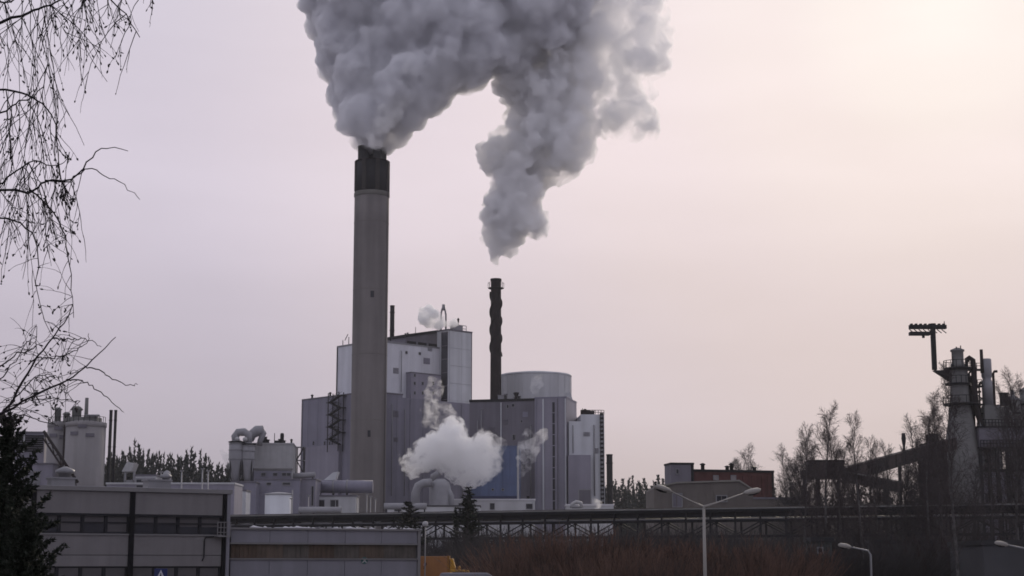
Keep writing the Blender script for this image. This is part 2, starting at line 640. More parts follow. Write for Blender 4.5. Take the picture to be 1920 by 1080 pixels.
def roof_clutter(fr, root, s0, s1, d0, d1, z, n, seed, m=STEEL):
    """separate fan housings, hatches and vents standing on a roof, as parts of it"""
    rnd = random.Random(seed)
    for i in range(n):
        s, d = rnd.uniform(s0, s1), rnd.uniform(d0, d1)
        k = rnd.random()
        if k < 0.45:
            vent(fr, root, s, d, z, rnd.uniform(.2, .5), rnd.uniform(.9, 2.2), m)
        elif k < 0.8:
            w, h = rnd.uniform(.5, 1.3), rnd.uniform(.6, 1.5)
            mb = fr.mb().box(s - w, s + w, d - w * .7, d + w * .7, z, z + h)
            mb.box(s - w - .1, s + w + .1, d - w * .7 - .1, d + w * .7 + .1, z + h, z + h + .12)
            mb.build('fan_housing', m, root)
        else:
            mb = fr.mb().tube([(s, d, z), (s, d, z + rnd.uniform(1.5, 3.2))], 0.09, 6)
            mb.build('aerial', DARK, root)


# ------------------------------------------------------------------ boiler house behind the tall stack
CLAD_A = mat('white_cladding', (0.62, 0.63, 0.68), 0.55, 0.10, 0.12, 0.14)


def boiler_house():
    fr = Frame(700, 486, 43)
    zt = fr.z(728, 643)
    S, D = fr.s(836), fr.dd(628)
    root = thing('boiler_house', fr.o, 'tall pale grey clad boiler house rising behind the concrete chimney', 'building')
    fr.mb().box(0, S, D, 0, 0, zt).build('wall', CLAD_A, root)
    parapet(fr, root, 0, S, D, 0, zt, STEEL, 0.5)
    for px, py in ((762, 661), (787, 663)):
        win(fr, root, px - 1.6, px + 1.6, py - 2, py + 2)
    # dark penthouse, its roof rising to the right
    s0, s1 = fr.s(757, -3), fr.s(824, -3)
    z0, z1 = zt + 0.3, fr.z(757, 632, -3)
    z2 = fr.z(820, 622, -3)
    pr = fr.mb()
    pr.prism([(s0, -3, zt), (s1, -3, zt), (s1, -3, z2), (s0, -3, z1)], (0, 0, 0), (0, -14, 0))
    ph = pr.build('penthouse', CLAD_D, root)
    fr.mb().prism([(s0 - .5, -2.6, z1), (s1, -2.6, z2), (s1, -2.6, z2 + .8), (s0 - .5, -2.6, z1 + .8)], (0, 0, 0), (0, -15, 0)).build('roof', DARK, ph)
    for a, b in ((0.05, 0.3), (0.36, 0.6), (0.66, 0.92)):
        q0, q1 = s0 + (s1 - s0) * a, s0 + (s1 - s0) * b
        fr.mb().box(q0, q1, -3.02, -2.94, zt + 1.0, zt + 1.9).build('louvre', DARK, ph)
    roof_clutter(fr, root, s0 + 1, s1 - 1, -8, -5, z1 + 1.2, 3, 4, STEEL)
    # rails and aerials on the left corner of the roof
    lf_d0, lf_d1 = D + 1, -2
    mb = fr.mb()
    for k in range(3):
        d = D + 2 + k * 3
        mb.tube([(0.6, d, zt), (0.6, d, zt + 2.2 + k * 0.7)], 0.13, 6)
    mb.build('aerial', DARK, root)
    mb = fr.mb().tube([(0.6, D + 3, zt + 2.0), (0.6, D + 4.5, zt + 3.8)], 0.12, 6)
    mb.build('davit_arm', DARK, root)
    # vertical panel joints, slightly proud cover strips
    for s in np.arange(4.5, S - 2, 4.5):
        fr.mb().box(s - .05, s + .05, 0, 0.04, fr.z(760, 760), zt - 0.2).build('cover_strip', CLAD_A, root)
    for d in np.arange(-4.5, D + 1, -4.5):
        fr.mb().box(-0.04, 0, d - .05, d + .05, 20, zt - 0.2).build('cover_strip', CLAD_A, root)
    fr.mb().box(-0.15, -0.0, D - 0.1, D + 0.35, 20, zt).build('corner_trim', DARK, root)
    return fr, zt


BH, BH_Z = boiler_house()
ROOFSTK = BH.W(BH.s(735, -10), -10, 0)
simple_stack(731.5, 740, 573, ROOFSTK.y, BH_Z, 'thin black steel stack on the roof of the boiler house', DARK)


def lift_tower():
    fr = Frame(838.5, BH.W(BH.s(838), 0, 0).y - 5.5, 43)
    zt = fr.z(840, 619)
    S, D = fr.s(884), fr.dd(817.5)
    root = thing('lift_tower', fr.o, 'pale panelled tower with a dark glazed strip, highest block of the boiler house', 'building')
    fr.mb().box(0.0, S - 0.05, D, -0.18, 0, zt).build('wall', CLAD, root)
    # the panels between the horizontal joints on the broad face
    zs = [0, fr.z(860, 830), fr.z(860, 790), fr.z(860, 752), fr.z(860, 720), fr.z(860, 687), fr.z(860, 654), zt]
    s0 = fr.s(842)
    for a, b in zip(zs[:-1], zs[1:]):
        for q0, q1 in ((s0, S / 2 + 0.6), (S / 2 + 0.66, S - 0.3)):
            fr.mb().box(q0, q1, -0.18, 0, a + 0.06, b - 0.06).build('panel', CLAD, root)
    fr.mb().box(S - 0.3, S, -0.5, 0.06, 0, zt + 0.2).build('corner_trim', CLAD_D, root)
    # glazed strip on the narrow left face
    d0, d1 = fr.dd(826), -0.3
    z1 = fr.z(838, 622)
    zz = np.linspace(8, z1, 17)
    for a, b in zip(zz[:-1], zz[1:]):
        fr.mb().box(-0.10, 0, d0, d1, a + 0.12, b - 0.12).build('window', mat('tower_glazing', (0.045, 0.046, 0.058), 0.25, 0.35, 0.25, spec=0.5), root)
        fr.mb().box(-0.16, 0, d0, d1, b - 0.12, b + 0.12).build('transom', CLAD_D, root)
    fr.mb().box(-0.2, 0, d0 - 0.3, d0, 0, zt).build('corner_trim', CLAD, root)
    parapet(fr, root, 0, S, D, 0, zt, CLAD_D, 0.45)
    # roof plant: railed crown platform, vent with bent twin pipes
    rail_line(fr, root, fr.s(853), S - 0.5, -2.2, zt + 0.45, 2.0, 5, STEEL, 0.09)
    fr.mb().box(fr.s(856), fr.s(872), -3.5, -1.5, zt + 0.4, zt + 2.2).build('fan_housing', STEEL, root)
    vent(fr, root, fr.s(868), -2.6, zt + 2.2, .25, 2.6)
    p = fr.W(fr.s(833, -3), -3, zt)
    y = p.y
    for a, b in ((827, 830), (836, 833)):
        q = [at(a, 605, y), at(a, 590, y), at((a + b) / 2, 581, y), at(b, 577, y)]
        MB().tube([(q[0].x, y, zt - 0.2)] + q, 0.28, 8).build('steam_pipe', STEEL, root)
    MB().tube([at(831.5, 582, y), at(832, 571, y)], [0.55, 0.5], 10).build('silencer', STEEL, root)
    return fr, zt


LT, LT_Z = lift_tower()


def window_block():
    fr = Frame(768, BH.W(BH.s(768), 0, 0).y - 3.0, 43)
    zt = fr.z(770, 699)
    S = fr.s(826)
    root = thing('window_block', fr.o, 'purple grey block with rows of small dark windows below the pale boiler house', 'building')
    fr.mb().box(0, S, -2.5, 0, 0, zt).build('wall', CLAD_P, root)
    fr.mb().box(-0.1, S + .05, -2.6, 0.1, zt, zt + 0.35).build('coping', CLAD_D, root)
    for r, py in enumerate((704, 719, 737, 752, 770, 785, 802, 818)):
        for c, px in enumerate((777.5, 792.5, 802, 812)):
            if (r == 0 and c > 0) or (c == 2 and r % 3):
                continue
            win(fr, root, px - 1.3, px + 1.3, py - 2.6, py + 2.4)
    return fr


WB = window_block()


def turbine_hall():
    fr = Frame(690, 466, 43)
    zt = fr.z(730, 739)
    S, D = fr.s(753), fr.dd(563.5)
    root = thing('turbine_hall', fr.o, 'blue grey clad hall at the foot of the concrete chimney', 'building')
    fr.mb().box(0, S, D, 0, 0, zt).build('wall', CLAD_M, root)
    parapet(fr, root, 0, S, D, 0, zt, CLAD_D, 0.45)
    z2 = fr.z(760, 746)
    S2 = fr.s(905)
    fr.mb().box(S + 0.02, S2, D * 0.4, -0.1, 0, z2).build('side_wing', CLAD_M, root)
    # left face panels: cover strips and trim
    fr.mb().box(-0.12, 0.3, D - 0.12, D + 0.5, 0, zt + .3).build('corner_trim', CLAD_D, root)
    for d in np.arange(-5, D + 1, -5.0):
        fr.mb().box(-0.05, 0, d - .06, d + .06, 6, zt - 0.2).build('cover_strip', CLAD_M, root)
    for s in np.arange(5, S2 - 2, 5.0):
        fr.mb().box(s - .06, s + .06, -0.1, 0.05, 6, z2 - 0.4).build('cover_strip', CLAD_M, root)
    # a shallow lower volume on the left face
    dA, dB = fr.dd(572), fr.dd(640)
    fr.mb().box(-1.2, -0.001, dA, dB, 0, fr.hits(600, 836, -1.2)[1]).build('low_annex', CLAD_P, root)
    for px in (588, 609, 618):
        d, z = fr.hits(px, 831)
        fr.mb().box(-0.1, 0, d - .35, d + .35, z - .5, z + .5).build('window', GLASS, root)
    # external zigzag stair on the left face
    d0, d1 = fr.dd(624), fr.dd(644)
    z0, z1 = fr.hits(632, 835)[1], fr.hits(632, 744)[1]
    n = 8
    st = tag(MB().tube([fr.W(-0.5, d0, z0), fr.W(-0.5, d0, z1 + 1)], 0.14, 6).build('stair_post', DARK, root))
    for s_, d_ in ((-0.5, d1), (-2.2, d0), (-2.2, d1)):
        MB().tube([fr.W(s_, d_, z0 - 2), fr.W(s_, d_, z1 + 1)], 0.14, 6).build('stair_post', DARK, root)
    for i in range(n):
        a, b = z0 + (z1 - z0) * i / n, z0 + (z1 - z0) * (i + 1) / n
        da, db = (d0, d1) if i % 2 else (d1, d0)
        mb = MB()
        mb.hexa([fr.W(s, dq, zq + w) for w in (-0.15, 0.2) for s in (-2.1, -1.2) for dq, zq in ((da, a), (db, b))])
        mb.build('stair_flight', DARK, root)
        mb = MB()
        for s in (-2.15, -1.2):
            mb.tube([fr.W(s, da, a + 1.1), fr.W(s, db, b + 1.1)], 0.07, 4)
        mb.build('hand_rail', DARK, root)
        fr.mb().box(-2.3, -0.1, db - 0.9, db + 0.9, b - 0.1, b + 0.1).build('landing', DARK, root)
    for d in (fr.dd(578), fr.dd(612)):
        vent(fr, root, 0.8, d, zt + 0.3, 0.3, 1.4)
    # ducts and low roofs at the foot, left of the chimney
    return fr


TH = turbine_hall()


def evaporator_hall():
    fr = Frame(880, 452, -13)
    zt = fr.z(936, 753)
    S0, S1, S2 = fr.s(880), fr.s(1004), fr.s(1064)
    root = thing('evaporator_hall', fr.o, 'dark grey hall with a black roof edge in front of the round tank', 'building')
    fr.mb().box(S0, S1, -16, 0, 0, zt).build('wall', CLAD_D, root)
    fr.mb().box(S0 - .1, S1, -16.1, 0.15, zt, zt + 0.7).build('coping', DARK, root)
    # ribbed stair tower at the right end
    fr.mb().box(S1 + .02, S2, -14, 1.0, 0, zt + 0.5).build('end_tower', CLAD_P, root)
    fr.mb().box(S1, S2 + .1, -14.1, 1.1, zt + 0.5, zt + 0.9).build('coping', CLAD_M, root)
    for px, w, m, nm in ((1006, 1.2, CLAD_M, 'cover_strip'), (1019, 2.6, CLAD, 'cover_strip'), (1061, 2.2, CLAD, 'cover_strip'), (1046, 1.2, CLAD_D, 'cover_strip')):
        a, b = fr.s(px - w / 2, 1.0), fr.s(px + w / 2, 1.0)
        fr.mb().box(a, b, 1.0, 1.25, 0, zt + 0.3).build(nm, m, root)
    a, b = fr.s(1036.3, 1.0), fr.s(1040.7, 1.0)
    zz = np.linspace(6, zt - 0.5, 15)
    for q0, q1 in zip(zz[:-1], zz[1:]):
        fr.mb().box(a, b, 1.0, 1.06, q0 + .12, q1 - .12).build('window', GLASS, root)
    for px in (939.5,):
        fr.mb().box(fr.s(px - .8), fr.s(px + .8), 0, 0.25, 0, zt - .3).build('downpipe', CLAD, root)
    for px, py, w, h in ((964, 820, 2.6, 5), (982, 875, 3, 5), (978, 790, 1.4, 2), (952, 762, 1.6, 3), (962, 760, 2.5, 2.5)):
        win(fr, root, px - w, px + w, py - h, py + h)
    for s in np.arange(S0 + 4, S1 - 1, 4.0):
        fr.mb().box(s - .05, s + .05, 0, 0.05, 4, zt - 0.3).build('cover_strip', CLAD_D, root)
    # funnel hood on the roof edge
    p = fr.W(fr.s(968, -1), -1, zt + .7)
    MB().lathe((p.x, p.y, p.z), [(0.25, 0), (0.3, 0.6), (0.8, 1.5), (0.8, 1.8)], 14).build('roof_funnel', DARK, root)
    roof_clutter(fr, root, S0 + 8, S1 - 1, -4, -1, zt + 0.7, 5, 9, STEEL)
    return fr, zt


EV, EV_Z = evaporator_hall()


def round_tank():
    Y = 468.0
    X = at(1004.5, 720, Y).x
    r = halfw(938, 1071.5, 720, Y)
    zt = zat(704, Y)
    root = thing('round_tank', (X, Y, 0), 'big pale grey round tank behind the dark hall', 'tank')
    MB().lathe((X, Y, 0), [(r, 0), (r, zt - 0.5)], 72, cap=False).build('shell', CLAD_E, root)
    MB().lathe((X, Y, 0), [(r + 0.06, zt - 0.5), (r + 0.12, zt - 0.45), (r + 0.12, zt), (r, zt + 0.05), (r * 0.5, zt + 0.8), (0.3, zt + 1.2)], 72).build('roof', CLAD, root)
    strip = MB().box(-0.07, 0.07, -0.06, 0.06, 0, zt - 0.6).mesh('seam_strip')
    strip.materials.append(CLAD_E)
    for k in range(24):
        q = 2 * math.pi * (k + 0.5) / 24
        piece('seam_strip', strip, root, ((r + .01) * math.cos(q), (r + .01) * math.sin(q), 0), (0, 0, q))
    # curved skirt that sweeps down to the right
    prof = [(1069, 735), (1074, 750), (1076, 765), (1080, 778), (1084, 787), (1088, 793)]
    Ys = Y - 6
    poly = [at(1050, 740, Ys)] + [at(a, b, Ys) for a, b in prof] + [at(1088, 860, Ys), at(1050, 860, Ys)]
    poly = [Vector((p.x, Ys, p.z)) for p in poly]
    MB().prism(poly, (0, 0, 0), (0, 7, 0)).build('curved_skirt', CLAD_E, root)
    return X, Y, r, zt


TANK = round_tank()


def end_building():
    fr = Frame(1066, 446, 3)
    zt = fr.z(1100, 790)
    S1 = fr.s(1134)
    root = thing('end_building', fr.o, 'pale grey narrow building at the right end of the mill with an edge ladder', 'building')
    fr.mb().box(fr.s(1067), S1, -18, 0, 0, zt).build('wall', CLAD, root)
    zu = fr.z(1110, 777)
    a = fr.s(1090)
    fr.mb().box(a, S1, -17, -0.001, zt, zu).build('roof_block', CLAD, root)
    rail_line(fr, root, a, S1, -0.3, zu, 1.2, 9, RUST, 0.07)
    roof_clutter(fr, root, a + .5, a + 4, -3, -1, zu, 4, 3, RUST)
    sx = fr.s(1129)
    mb = fr.mb().box(sx - .45, sx - .3, 0.3, 0.5, 2, zu).box(sx + .3, sx + .45, 0.3, 0.5, 2, zu)
    mb.build('ladder_rail', DARK, root)
    rung = fr.mb().box(sx - .5, sx + .5, 0, 0.62, 0, 0.55).mesh('ladder_cage', fr.o)
    rung.materials.append(DARK)
    for z in np.arange(3, zu, 1.15):
        piece('ladder_cage', rung, root, (0, 0, z))
    # darker loading block in front
    d = 3.0
    fr.mb().box(fr.s(1066, d), fr.s(1108, d), 0.002, d, 0, fr.z(1090, 853, d)).build('loading_block', CLAD_P, root)
    win(fr, root, 1086, 1107, 919, 950, d + .02, CLAD_D, 'door')
    fr.mb().box(fr.s(1109), S1 - 1.2, 0, 0.08, 0, 10).build('plinth', CLAD_E, root)
    return fr


EB = end_building()


def wall_fittings(fr, parent_name, items, d=0.0):
    root = bpy.data.objects[parent_name]
    for kind, px, y0, y1, w in items:
        (sa, za), (sb, zb) = fr.hit(px - w, y1, d), fr.hit(px + w, y0, d)
        if kind == 'wall_pipe':
            s = (sa + sb) / 2
            fr.mb().tube([(s, d + .45, za), (s, d + .45, zb), (s, d - .1, zb + .4)], max(.12, (sb - sa) / 2), 8).build('wall_pipe', STEEL, root)
        elif kind == 'louvre':
            n = 5
            for i in range(n):
                z = za + (zb - za) * i / n
                fr.mb().box(sa, sb, d - .02, d + .14, z + .05, z + (zb - za) / n - .1).build('louvre', CLAD_D, root)
        elif kind == 'door':
            fr.mb().box(sa, sb, d - .02, d + .06, za, zb).build('door', DARK, root)
        elif kind == 'light_panel':
            fr.mb().box(sa, sb, d - .02, d + .07, za, zb).build('panel', CLAD_M, root)


wall_fittings(EV, 'evaporator_hall', (('wall_pipe', 896, 790, 930, 1), ('wall_pipe', 903, 770, 930, .7), ('louvre', 948, 786, 796, 4), ('louvre', 922, 800, 812, 5), ('door', 990, 930, 948, 2.5), ('light_panel', 985, 772, 782, 5), ('wall_pipe', 996, 800, 940, .8)))
wall_fittings(TH, 'turbine_hall', (('louvre', 742, 770, 782, 5), ('wall_pipe', 733, 760, 930, .8), ('louvre', 742, 820, 828, 4)))
wall_fittings(TH, 'turbine_hall', (('wall_pipe', 757, 770, 930, 1), ('louvre', 790, 838, 848, 6), ('wall_pipe', 866, 800, 930, 1), ('door', 748, 925, 945, 3)), -0.1)
wall_fittings(BH, 'boiler_house', (('louvre', 742, 690, 700, 5), ('wall_pipe', 751, 660, 736, .7), ('light_panel', 800, 672, 682, 6), ('louvre', 806, 652, 658, 4)))
wall_fittings(EB, 'end_building', (('louvre', 1100, 810, 818, 6), ('wall_pipe', 1074, 800, 850, .7), ('louvre', 1118, 840, 850, 4), ('wall_pipe', 1114, 800, 930, .8)))

simple_stack(1137, 1148.5, 852, 455, 0, 'short thick black stack standing beside the end building', DARK)


def blue_hall():
    fr = Frame(880, 428, -6)
    zt = fr.z(940, 838)
    S0, S1 = fr.s(876), fr.s(969.5)
    root = thing('blue_hall', fr.o, 'blue clad hall half hidden by the white ground steam', 'building')
    fr.mb().box(S0, S1, -9, -0.15, 0, zt).build('wall', BLUE, root)
    zs = [fr.z(940, 930), fr.z(940, 905), fr.z(940, 872), zt]
    n = 7
    for a, b in zip(zs[:-1], zs[1:]):
        for k in range(n):
            w = (S1 - S0) / n
            fr.mb().box(S0 + k * w + .03, S0 + (k + 1) * w - .03, -0.15, 0, a + .03, b - .03).build('panel', BLUE, root)
    fr.mb().box(S1, S1 + .5, -0.6, 0.15, 0, zt + .2).build('corner_trim', WHITE, root)
    fr.mb().box(S0, S1, -9.1, 0.1, zt, zt + .3).build('coping', BLUE, root)
    fr.mb().box(S0, S1, -0.15, 0.25, fr.z(940, 938), fr.z(940, 930) - .05).build('canopy_band', mat('dark_blue', (0.03, 0.035, 0.08), 0.6), root)
    for px, py in ((924, 918), (943, 918)):
        win(fr, root, px - 1.5, px + 1.5, py - 1.5, py + 1.5)
    return fr


blue_hall()


def low_block(px0, px1, ptop, Y, label, m, deg=0, depth=12, wins=(), name='low_building', roofm=None):
    fr = Frame(px0, Y, deg)
    zt = fr.z((px0 + px1) / 2, ptop)
    S = fr.s(px1)
    root = thing(name, fr.o, label, 'building')
    fr.mb().box(0, S, -depth, 0, -0.5, zt).build('wall', m, root)
    fr.mb().box(-.15, S + .15, -depth - .15, .15, zt, zt + .35).build('roof', roofm or CLAD_D, root)
    for w in wins:
        win(fr, root, *w)
    n = max(2, int(S / 4))
    for k in range(1, n):
        fr.mb().box(S * k / n - .05, S * k / n + .05, 0, .05, 0, zt - .1).build('cover_strip', m, root)
    return fr, root, zt


low_block(842, 1003, 938, 408, 'long low pale building below the blue hall', CLAD_E, 0, 10, ((919, 927, 944, 955), (987, 998, 945, 954), (860, 868, 944, 954)), roofm=SNOW)
low_block(1062, 1150, 948, 396, 'low snow topped shed at the foot of the end building', CLAD_E, 0, 8, (), roofm=SNOW)
# ------------------------------------------------------------------ pipework and vessels left of the chimney
def vessel_group():
    Y = 400.0
    fr, root, zt = low_block(464, 548, 833, Y + 6, 'white boxy clad house beside the twin vessels', WHITE, 4, 12, (), 'clad_house', WHITE)
    zl = fr.z(505, 881)
    fr.mb().box(-0.1, fr.s(549), 0, 0.35, zl, zl + .4).build('sill_band', COPE, root)
    fr.mb().box(fr.s(470), fr.s(546), 0.002, 0.3, 0, zl - 0.3).build('lower_wall', CLAD_M, root)
    roof_clutter(fr, root, fr.s(490), fr.s(546), -4, -1, zt + .35, 7, 12, DARK)
    p = fr.W(fr.s(527, -2), -2, zt + .35)
    MB().lathe((p.x, p.y, p.z), [(.45, 0), (.5, 2.2), (.35, 2.6)], 12).build('roof_vent', DARK, root)
    for px in (494, 516, 533, 541):
        win(fr, root, px - 4, px + 4, 887, 892, 0.3)
    # twin vessels
    for px0, px1, top, lab in ((429, 458, 828, 'pale upright vessel with a conical foot, the outer of the two beside the white house'), (452, 478, 832, 'pale upright vessel with a conical foot against the wall of the white house')):
        X = (at(px0, 860, Y).x + at(px1, 860, Y).x) / 2
        r = halfw(px0, px1, 860, Y)
        z0, z1, zt_ = zat(905, Y), zat(862, Y), zat(top, Y)
        v = thing('process_vessel', (X, Y, 0), lab, 'vessel')
        MB().lathe((X, Y, 0), [(r * .35, z0), (r * .6, z0 + 1.2), (r, z1), (r, zt_ - 0.6), (r * .8, zt_), (r * .3, zt_ + .5)], 28).build('shell', PIPE, v)
        for z in (z1, (z1 + zt_) / 2, zt_ - .7):
            MB().lathe((X, Y, 0), [(r, z), (r + .12, z + .03), (r + .12, z + .22), (r, z + .25)], 28, cap=False).build('band', STEEL, v)
        for q in (0.7, 2.4, 3.9, 5.5):
            MB().tube([(X + r * .9 * math.cos(q), Y + r * .9 * math.sin(q), 0), (X + r * .9 * math.cos(q), Y + r * .9 * math.sin(q), z1)], .16, 6).build('leg', DARK, v)
        MB().lathe((X, Y, 0), [(r * .95, zt_ - .3), (r * 1.12, zt_ - .2), (r * 1.12, zt_), (r * .9, zt_)], 28, cap=False).build('platform', DARK, v)
    # overhead ducts
    d1 = thing('overhead_duct', at(440, 830, Y), 'fat pale duct bending over the tops of the twin vessels', 'duct')
    MB().tube([at(443, 832, Y), at(441, 818, Y), at(446, 811, Y), at(458, 810, Y), at(466, 815, Y), at(466, 832, Y)], [.9, 1, 1, 1, 1, .9], 14).build('bend', PIPE, d1)
    MB().tube([at(440, 829, Y), at(440, 827, Y)], 1.25, 14).build('flange', DARK, d1)
    d2 = thing('overhead_duct', at(488, 830, Y + 3), 'upper pale duct with a hooded mouth above the white house', 'duct')
    MB().tube([at(468, 826, Y + 3), at(472, 815, Y + 3), at(482, 808, Y + 3), at(494, 806, Y + 3)], [1.0, 1.2, 1.4, 1.1], 14).build('bend', PIPE, d2)
    MB().tube([at(490, 806, Y + 3), at(494, 812, Y + 3), at(488, 826, Y + 3), at(486, 836, Y + 3)], [.7, .8, .7, .7], 12).build('drop_pipe', STEEL, d2)
    for px, py in ((445, 823.5), (459.5, 824)):
        q = at(px, py, Y - 1.6)
        o = MB().lathe((q.x, q.y, q.z - .6), [(.1, 0), (.5, .25), (.62, .6), (.5, .95), (.1, 1.2)], 14).build('valve_dome', WHITE, d1)
    # stair frame between the white house and the hall
    fr2 = Frame(552, 420, 0)
    st = thing('steel_staircase', fr2.o, 'dark open steel stair between the white house and the blue grey hall', 'stair')
    z1 = fr2.z(560, 838)
    S = fr2.s(568)
    for s in (0, S):
        for d in (0, -2.5):
            MB().tube([fr2.W(s, d, 0), fr2.W(s, d, z1)], .14, 6).build('post', DARK, st)
    n = 10
    for i in range(n):
        a, b = z1 * i / n, z1 * (i + 1) / n
        sa, sb = (0, S) if i % 2 else (S, 0)
        MB().hexa([fr2.W(s, d, z + w) for w in (-.12, .2) for d in (-1.6, -.3) for s, z in ((sa, a), (sb, b))]).build('flight', DARK, st)
        fr2.mb().box(-.2, S + .2, -2.5, .2, b - .1, b + .06).build('landing', STEEL, st)


vessel_group()


def foot_works():
    """low buildings, tanks, and ducts along the foot of the mill, left of the chimney"""
    low_block(432, 480, 905, 372, 'grey blue low building behind the flat office roof', CLAD_M, 3, 14, ((452, 455, 910, 917),))
    low_block(428, 462, 921, 350, 'small pale shed close to the corner of the office', CLAD, 0, 6)
    low_block(476, 562, 900, 380, 'grey low block carrying the legs of the white house', CLAD_M, 2, 16, ((500, 508, 905, 909), (530, 544, 905, 909)))
    low_block(556, 592, 900, 384, 'narrow grey block with dark upright recesses beside the big duct', CLAD_P, 0, 10, ((557, 560, 912, 948), (584, 588, 912, 948)))
    low_block(590, 668, 931, 392, 'pale low wall building under the big horizontal duct', CLAD_E, 0, 8, ((620, 634, 938, 950), (596, 608, 938, 950)))
    # big horizontal duct
    Y = 396
    z = (zat(899, Y) + zat(926, Y)) / 2
    r = (zat(901, Y) - zat(925, Y)) / 2
    a, b = at(598, 912, Y), at(676, 912, Y)
    du = thing('flue_duct', (a.x, Y, 0), 'big horizontal pale flue duct running into the chimney foot', 'duct')
    MB().tube([(a.x, Y, z), (b.x + 3, Y, z)], r, 24).build('casing', CLAD_M, du)
    for t in (0.03, .35, .68):
        x = a.x + (b.x - a.x) * t
        MB().tube([(x - .2, Y, z), (x + .2, Y, z)], r * 1.07, 24).build('flange', STEEL, du)
        MB().box(x - .25, x + .25, Y - .3, Y + .3, 0, z - r * .9).build('leg', DARK, du)
    q = [at(605, 898, Y), at(620, 893, Y), at(632, 885, Y)]
    MB().prism([at(607, 900, Y), at(628, 900, Y), at(634, 884, Y), at(624, 886, Y)], (0, 0, 0), (0, 4, 0)).build('hood', CLAD, du)
    a, b = at(545, 893, 410), at(591, 890, 410)
    p = thing('pipe_run', (a.x, 410, 0), 'slim pale pipe run along the foot of the blue grey hall', 'pipe')
    MB().tube([a, b], .7, 12).build('pipe', PIPE, p)
    for t in (.1, .5, .9):
        c = a.lerp(b, t)
        MB().tube([(c.x, c.y, 0), (c.x, c.y, c.z - .5)], .2, 8).build('leg', DARK, p)
    # white upright tank
    Y = 330
    X = (at(497, 940, Y).x + at(548, 940, Y).x) / 2
    r = halfw(497, 548, 940, Y)
    zt = zat(926, Y)
    t = thing('white_tank', (X, Y, 0), 'pale round storage tank with a flat lid behind the pipe bridge', 'tank')
    MB().lathe((X, Y, 0), [(r, 0), (r, zt - .2)], 40).build('shell', CLAD, t)
    MB().lathe((X, Y, 0), [(r + .08, zt - .2), (r + .08, zt), (r * .5, zt + .25), (.2, zt + .35)], 40).build('lid', WHITE, t)
    MB().box(X + r * .98, X + r * 1.06, Y - .6, Y - .3, 0, zt + .8).build('ladder', WHITE, t)
    for z in (zt * .35, zt * .68):
        MB().lathe((X, Y, 0), [(r, z), (r + .06, z + .02), (r + .06, z + .16), (r, z + .18)], 40, cap=False).build('band', CLAD_E, t)
    # thin poles in front of the chimney's foot
    for i, (px, top) in enumerate(((668, 932), (687, 928), (694, 932), (703, 936), (545, 936), (577, 930))):
        X, Y = xat(px, 300), 300
        pl = thing('light_mast', (X, Y, 0), 'thin steel light mast standing behind the pipe bridge', 'mast', 'light masts behind the bridge')
        MB().tube([(X, Y, 0), (X, Y, zat(top, Y))], [.14, .08], 8).build('pole', STEEL, pl)
        MB().box(X - .3, X + .3, Y - .15, Y + .15, zat(top, Y), zat(top, Y) + .2).build('lamp_head', STEEL, pl)
    # snow capped pipe bundle on the ground line
    for i, (x0, x1, py, lab) in enumerate(((560, 640, 957, 'snow dusted pipe on low stands before the chimney foot'), (720, 800, 950, 'snow dusted pipe on low stands right of the chimney foot'))):
        Y = 290
        a, b = at(x0, py, Y), at(x1, py, Y)
        o = thing('pipe_run', (a.x, Y, 0), lab, 'pipe')
        MB().tube([a, b], .5, 12).build('pipe', PIPE, o)
        MB().tube([a + Vector((0, 0, .28)), b + Vector((0, 0, .28))], [.36, .36], 10).build('snow_cap', mat('dirty_snow', (0.32, 0.32, 0.34), .9), o)
        for t in (.05, .35, .65, .95):
            c = a.lerp(b, t)
            MB().box(c.x - .12, c.x + .12, Y - .12, Y + .12, 0, c.z - .4).build('leg', DARK, o)


foot_works()


def cyclone_works():
    """bent pipe and round scrubber under the white ground steam"""
    Y = 392
    o = thing('scrubber', (at(822, 940, Y).x, Y, 0), 'round pale scrubber with a fat bent pipe under the white steam', 'scrubber')
    X = at(825, 930, Y).x
    r = halfw(806, 846, 930, Y)
    zt = zat(898, Y)
    MB().lathe((X, Y, 0), [(r * .8, 0), (r, 4), (r, zt - 2), (r * .85, zt - .8), (r * .4, zt)], 28).build('shell', PIPE, o)
    for z in (5, 9, 13):
        MB().lathe((X, Y, 0), [(r, z), (r + .15, z + .05), (r + .15, z + .3), (r, z + .35)], 28, cap=False).build('band', STEEL, o)
    MB().tube([at(779, 960, Y - 3), at(779, 925, Y - 3), at(784, 911, Y - 3), at(794, 906, Y - 3), at(808, 905, Y - 2)], [1.0, 1, 1, 1, 1], 14).build('bent_pipe', PIPE, o)
    MB().tube([at(846, 960, Y - 1), at(846, 930, Y - 1), at(838, 916, Y - 1)], .7, 12).build('side_pipe', PIPE, o)
    MB().tube([at(815, 905, Y), at(812, 893, Y), at(824, 886, Y)], .8, 12).build('top_pipe', STEEL, o)
    for i in range(6):
        MB().box(X - 3 + i * 1.2, X - 2.3 + i * 1.2, Y - r - 1.2, Y - r - .5, 0, 4 + (i * 7 % 3)).build('pump', STEEL, o)
    low_block(726, 900, 950, 372, 'long low grey shed in front of the round scrubber', CLAD_E, 0, 8, ((740, 752, 953, 958), (860, 874, 952, 958)), roofm=ROOFD)
    # small bent roof pipe by the end building
    Y = 390
    p = thing('vent_pipe', at(1082, 952, Y), 'white bent vent pipe on the shed by the end building', 'pipe')
    MB().tube([at(1072, 953, Y), at(1073, 945, Y), at(1080, 941, Y), at(1089, 943, Y), at(1091, 952, Y)], .45, 10).build('bend', WHITE, p)
    MB().lathe(at(1081, 953, Y), [(1.2, 0), (1.2, .5), (.3, .8)], 12).build('base', STEEL, p)


cyclone_works()


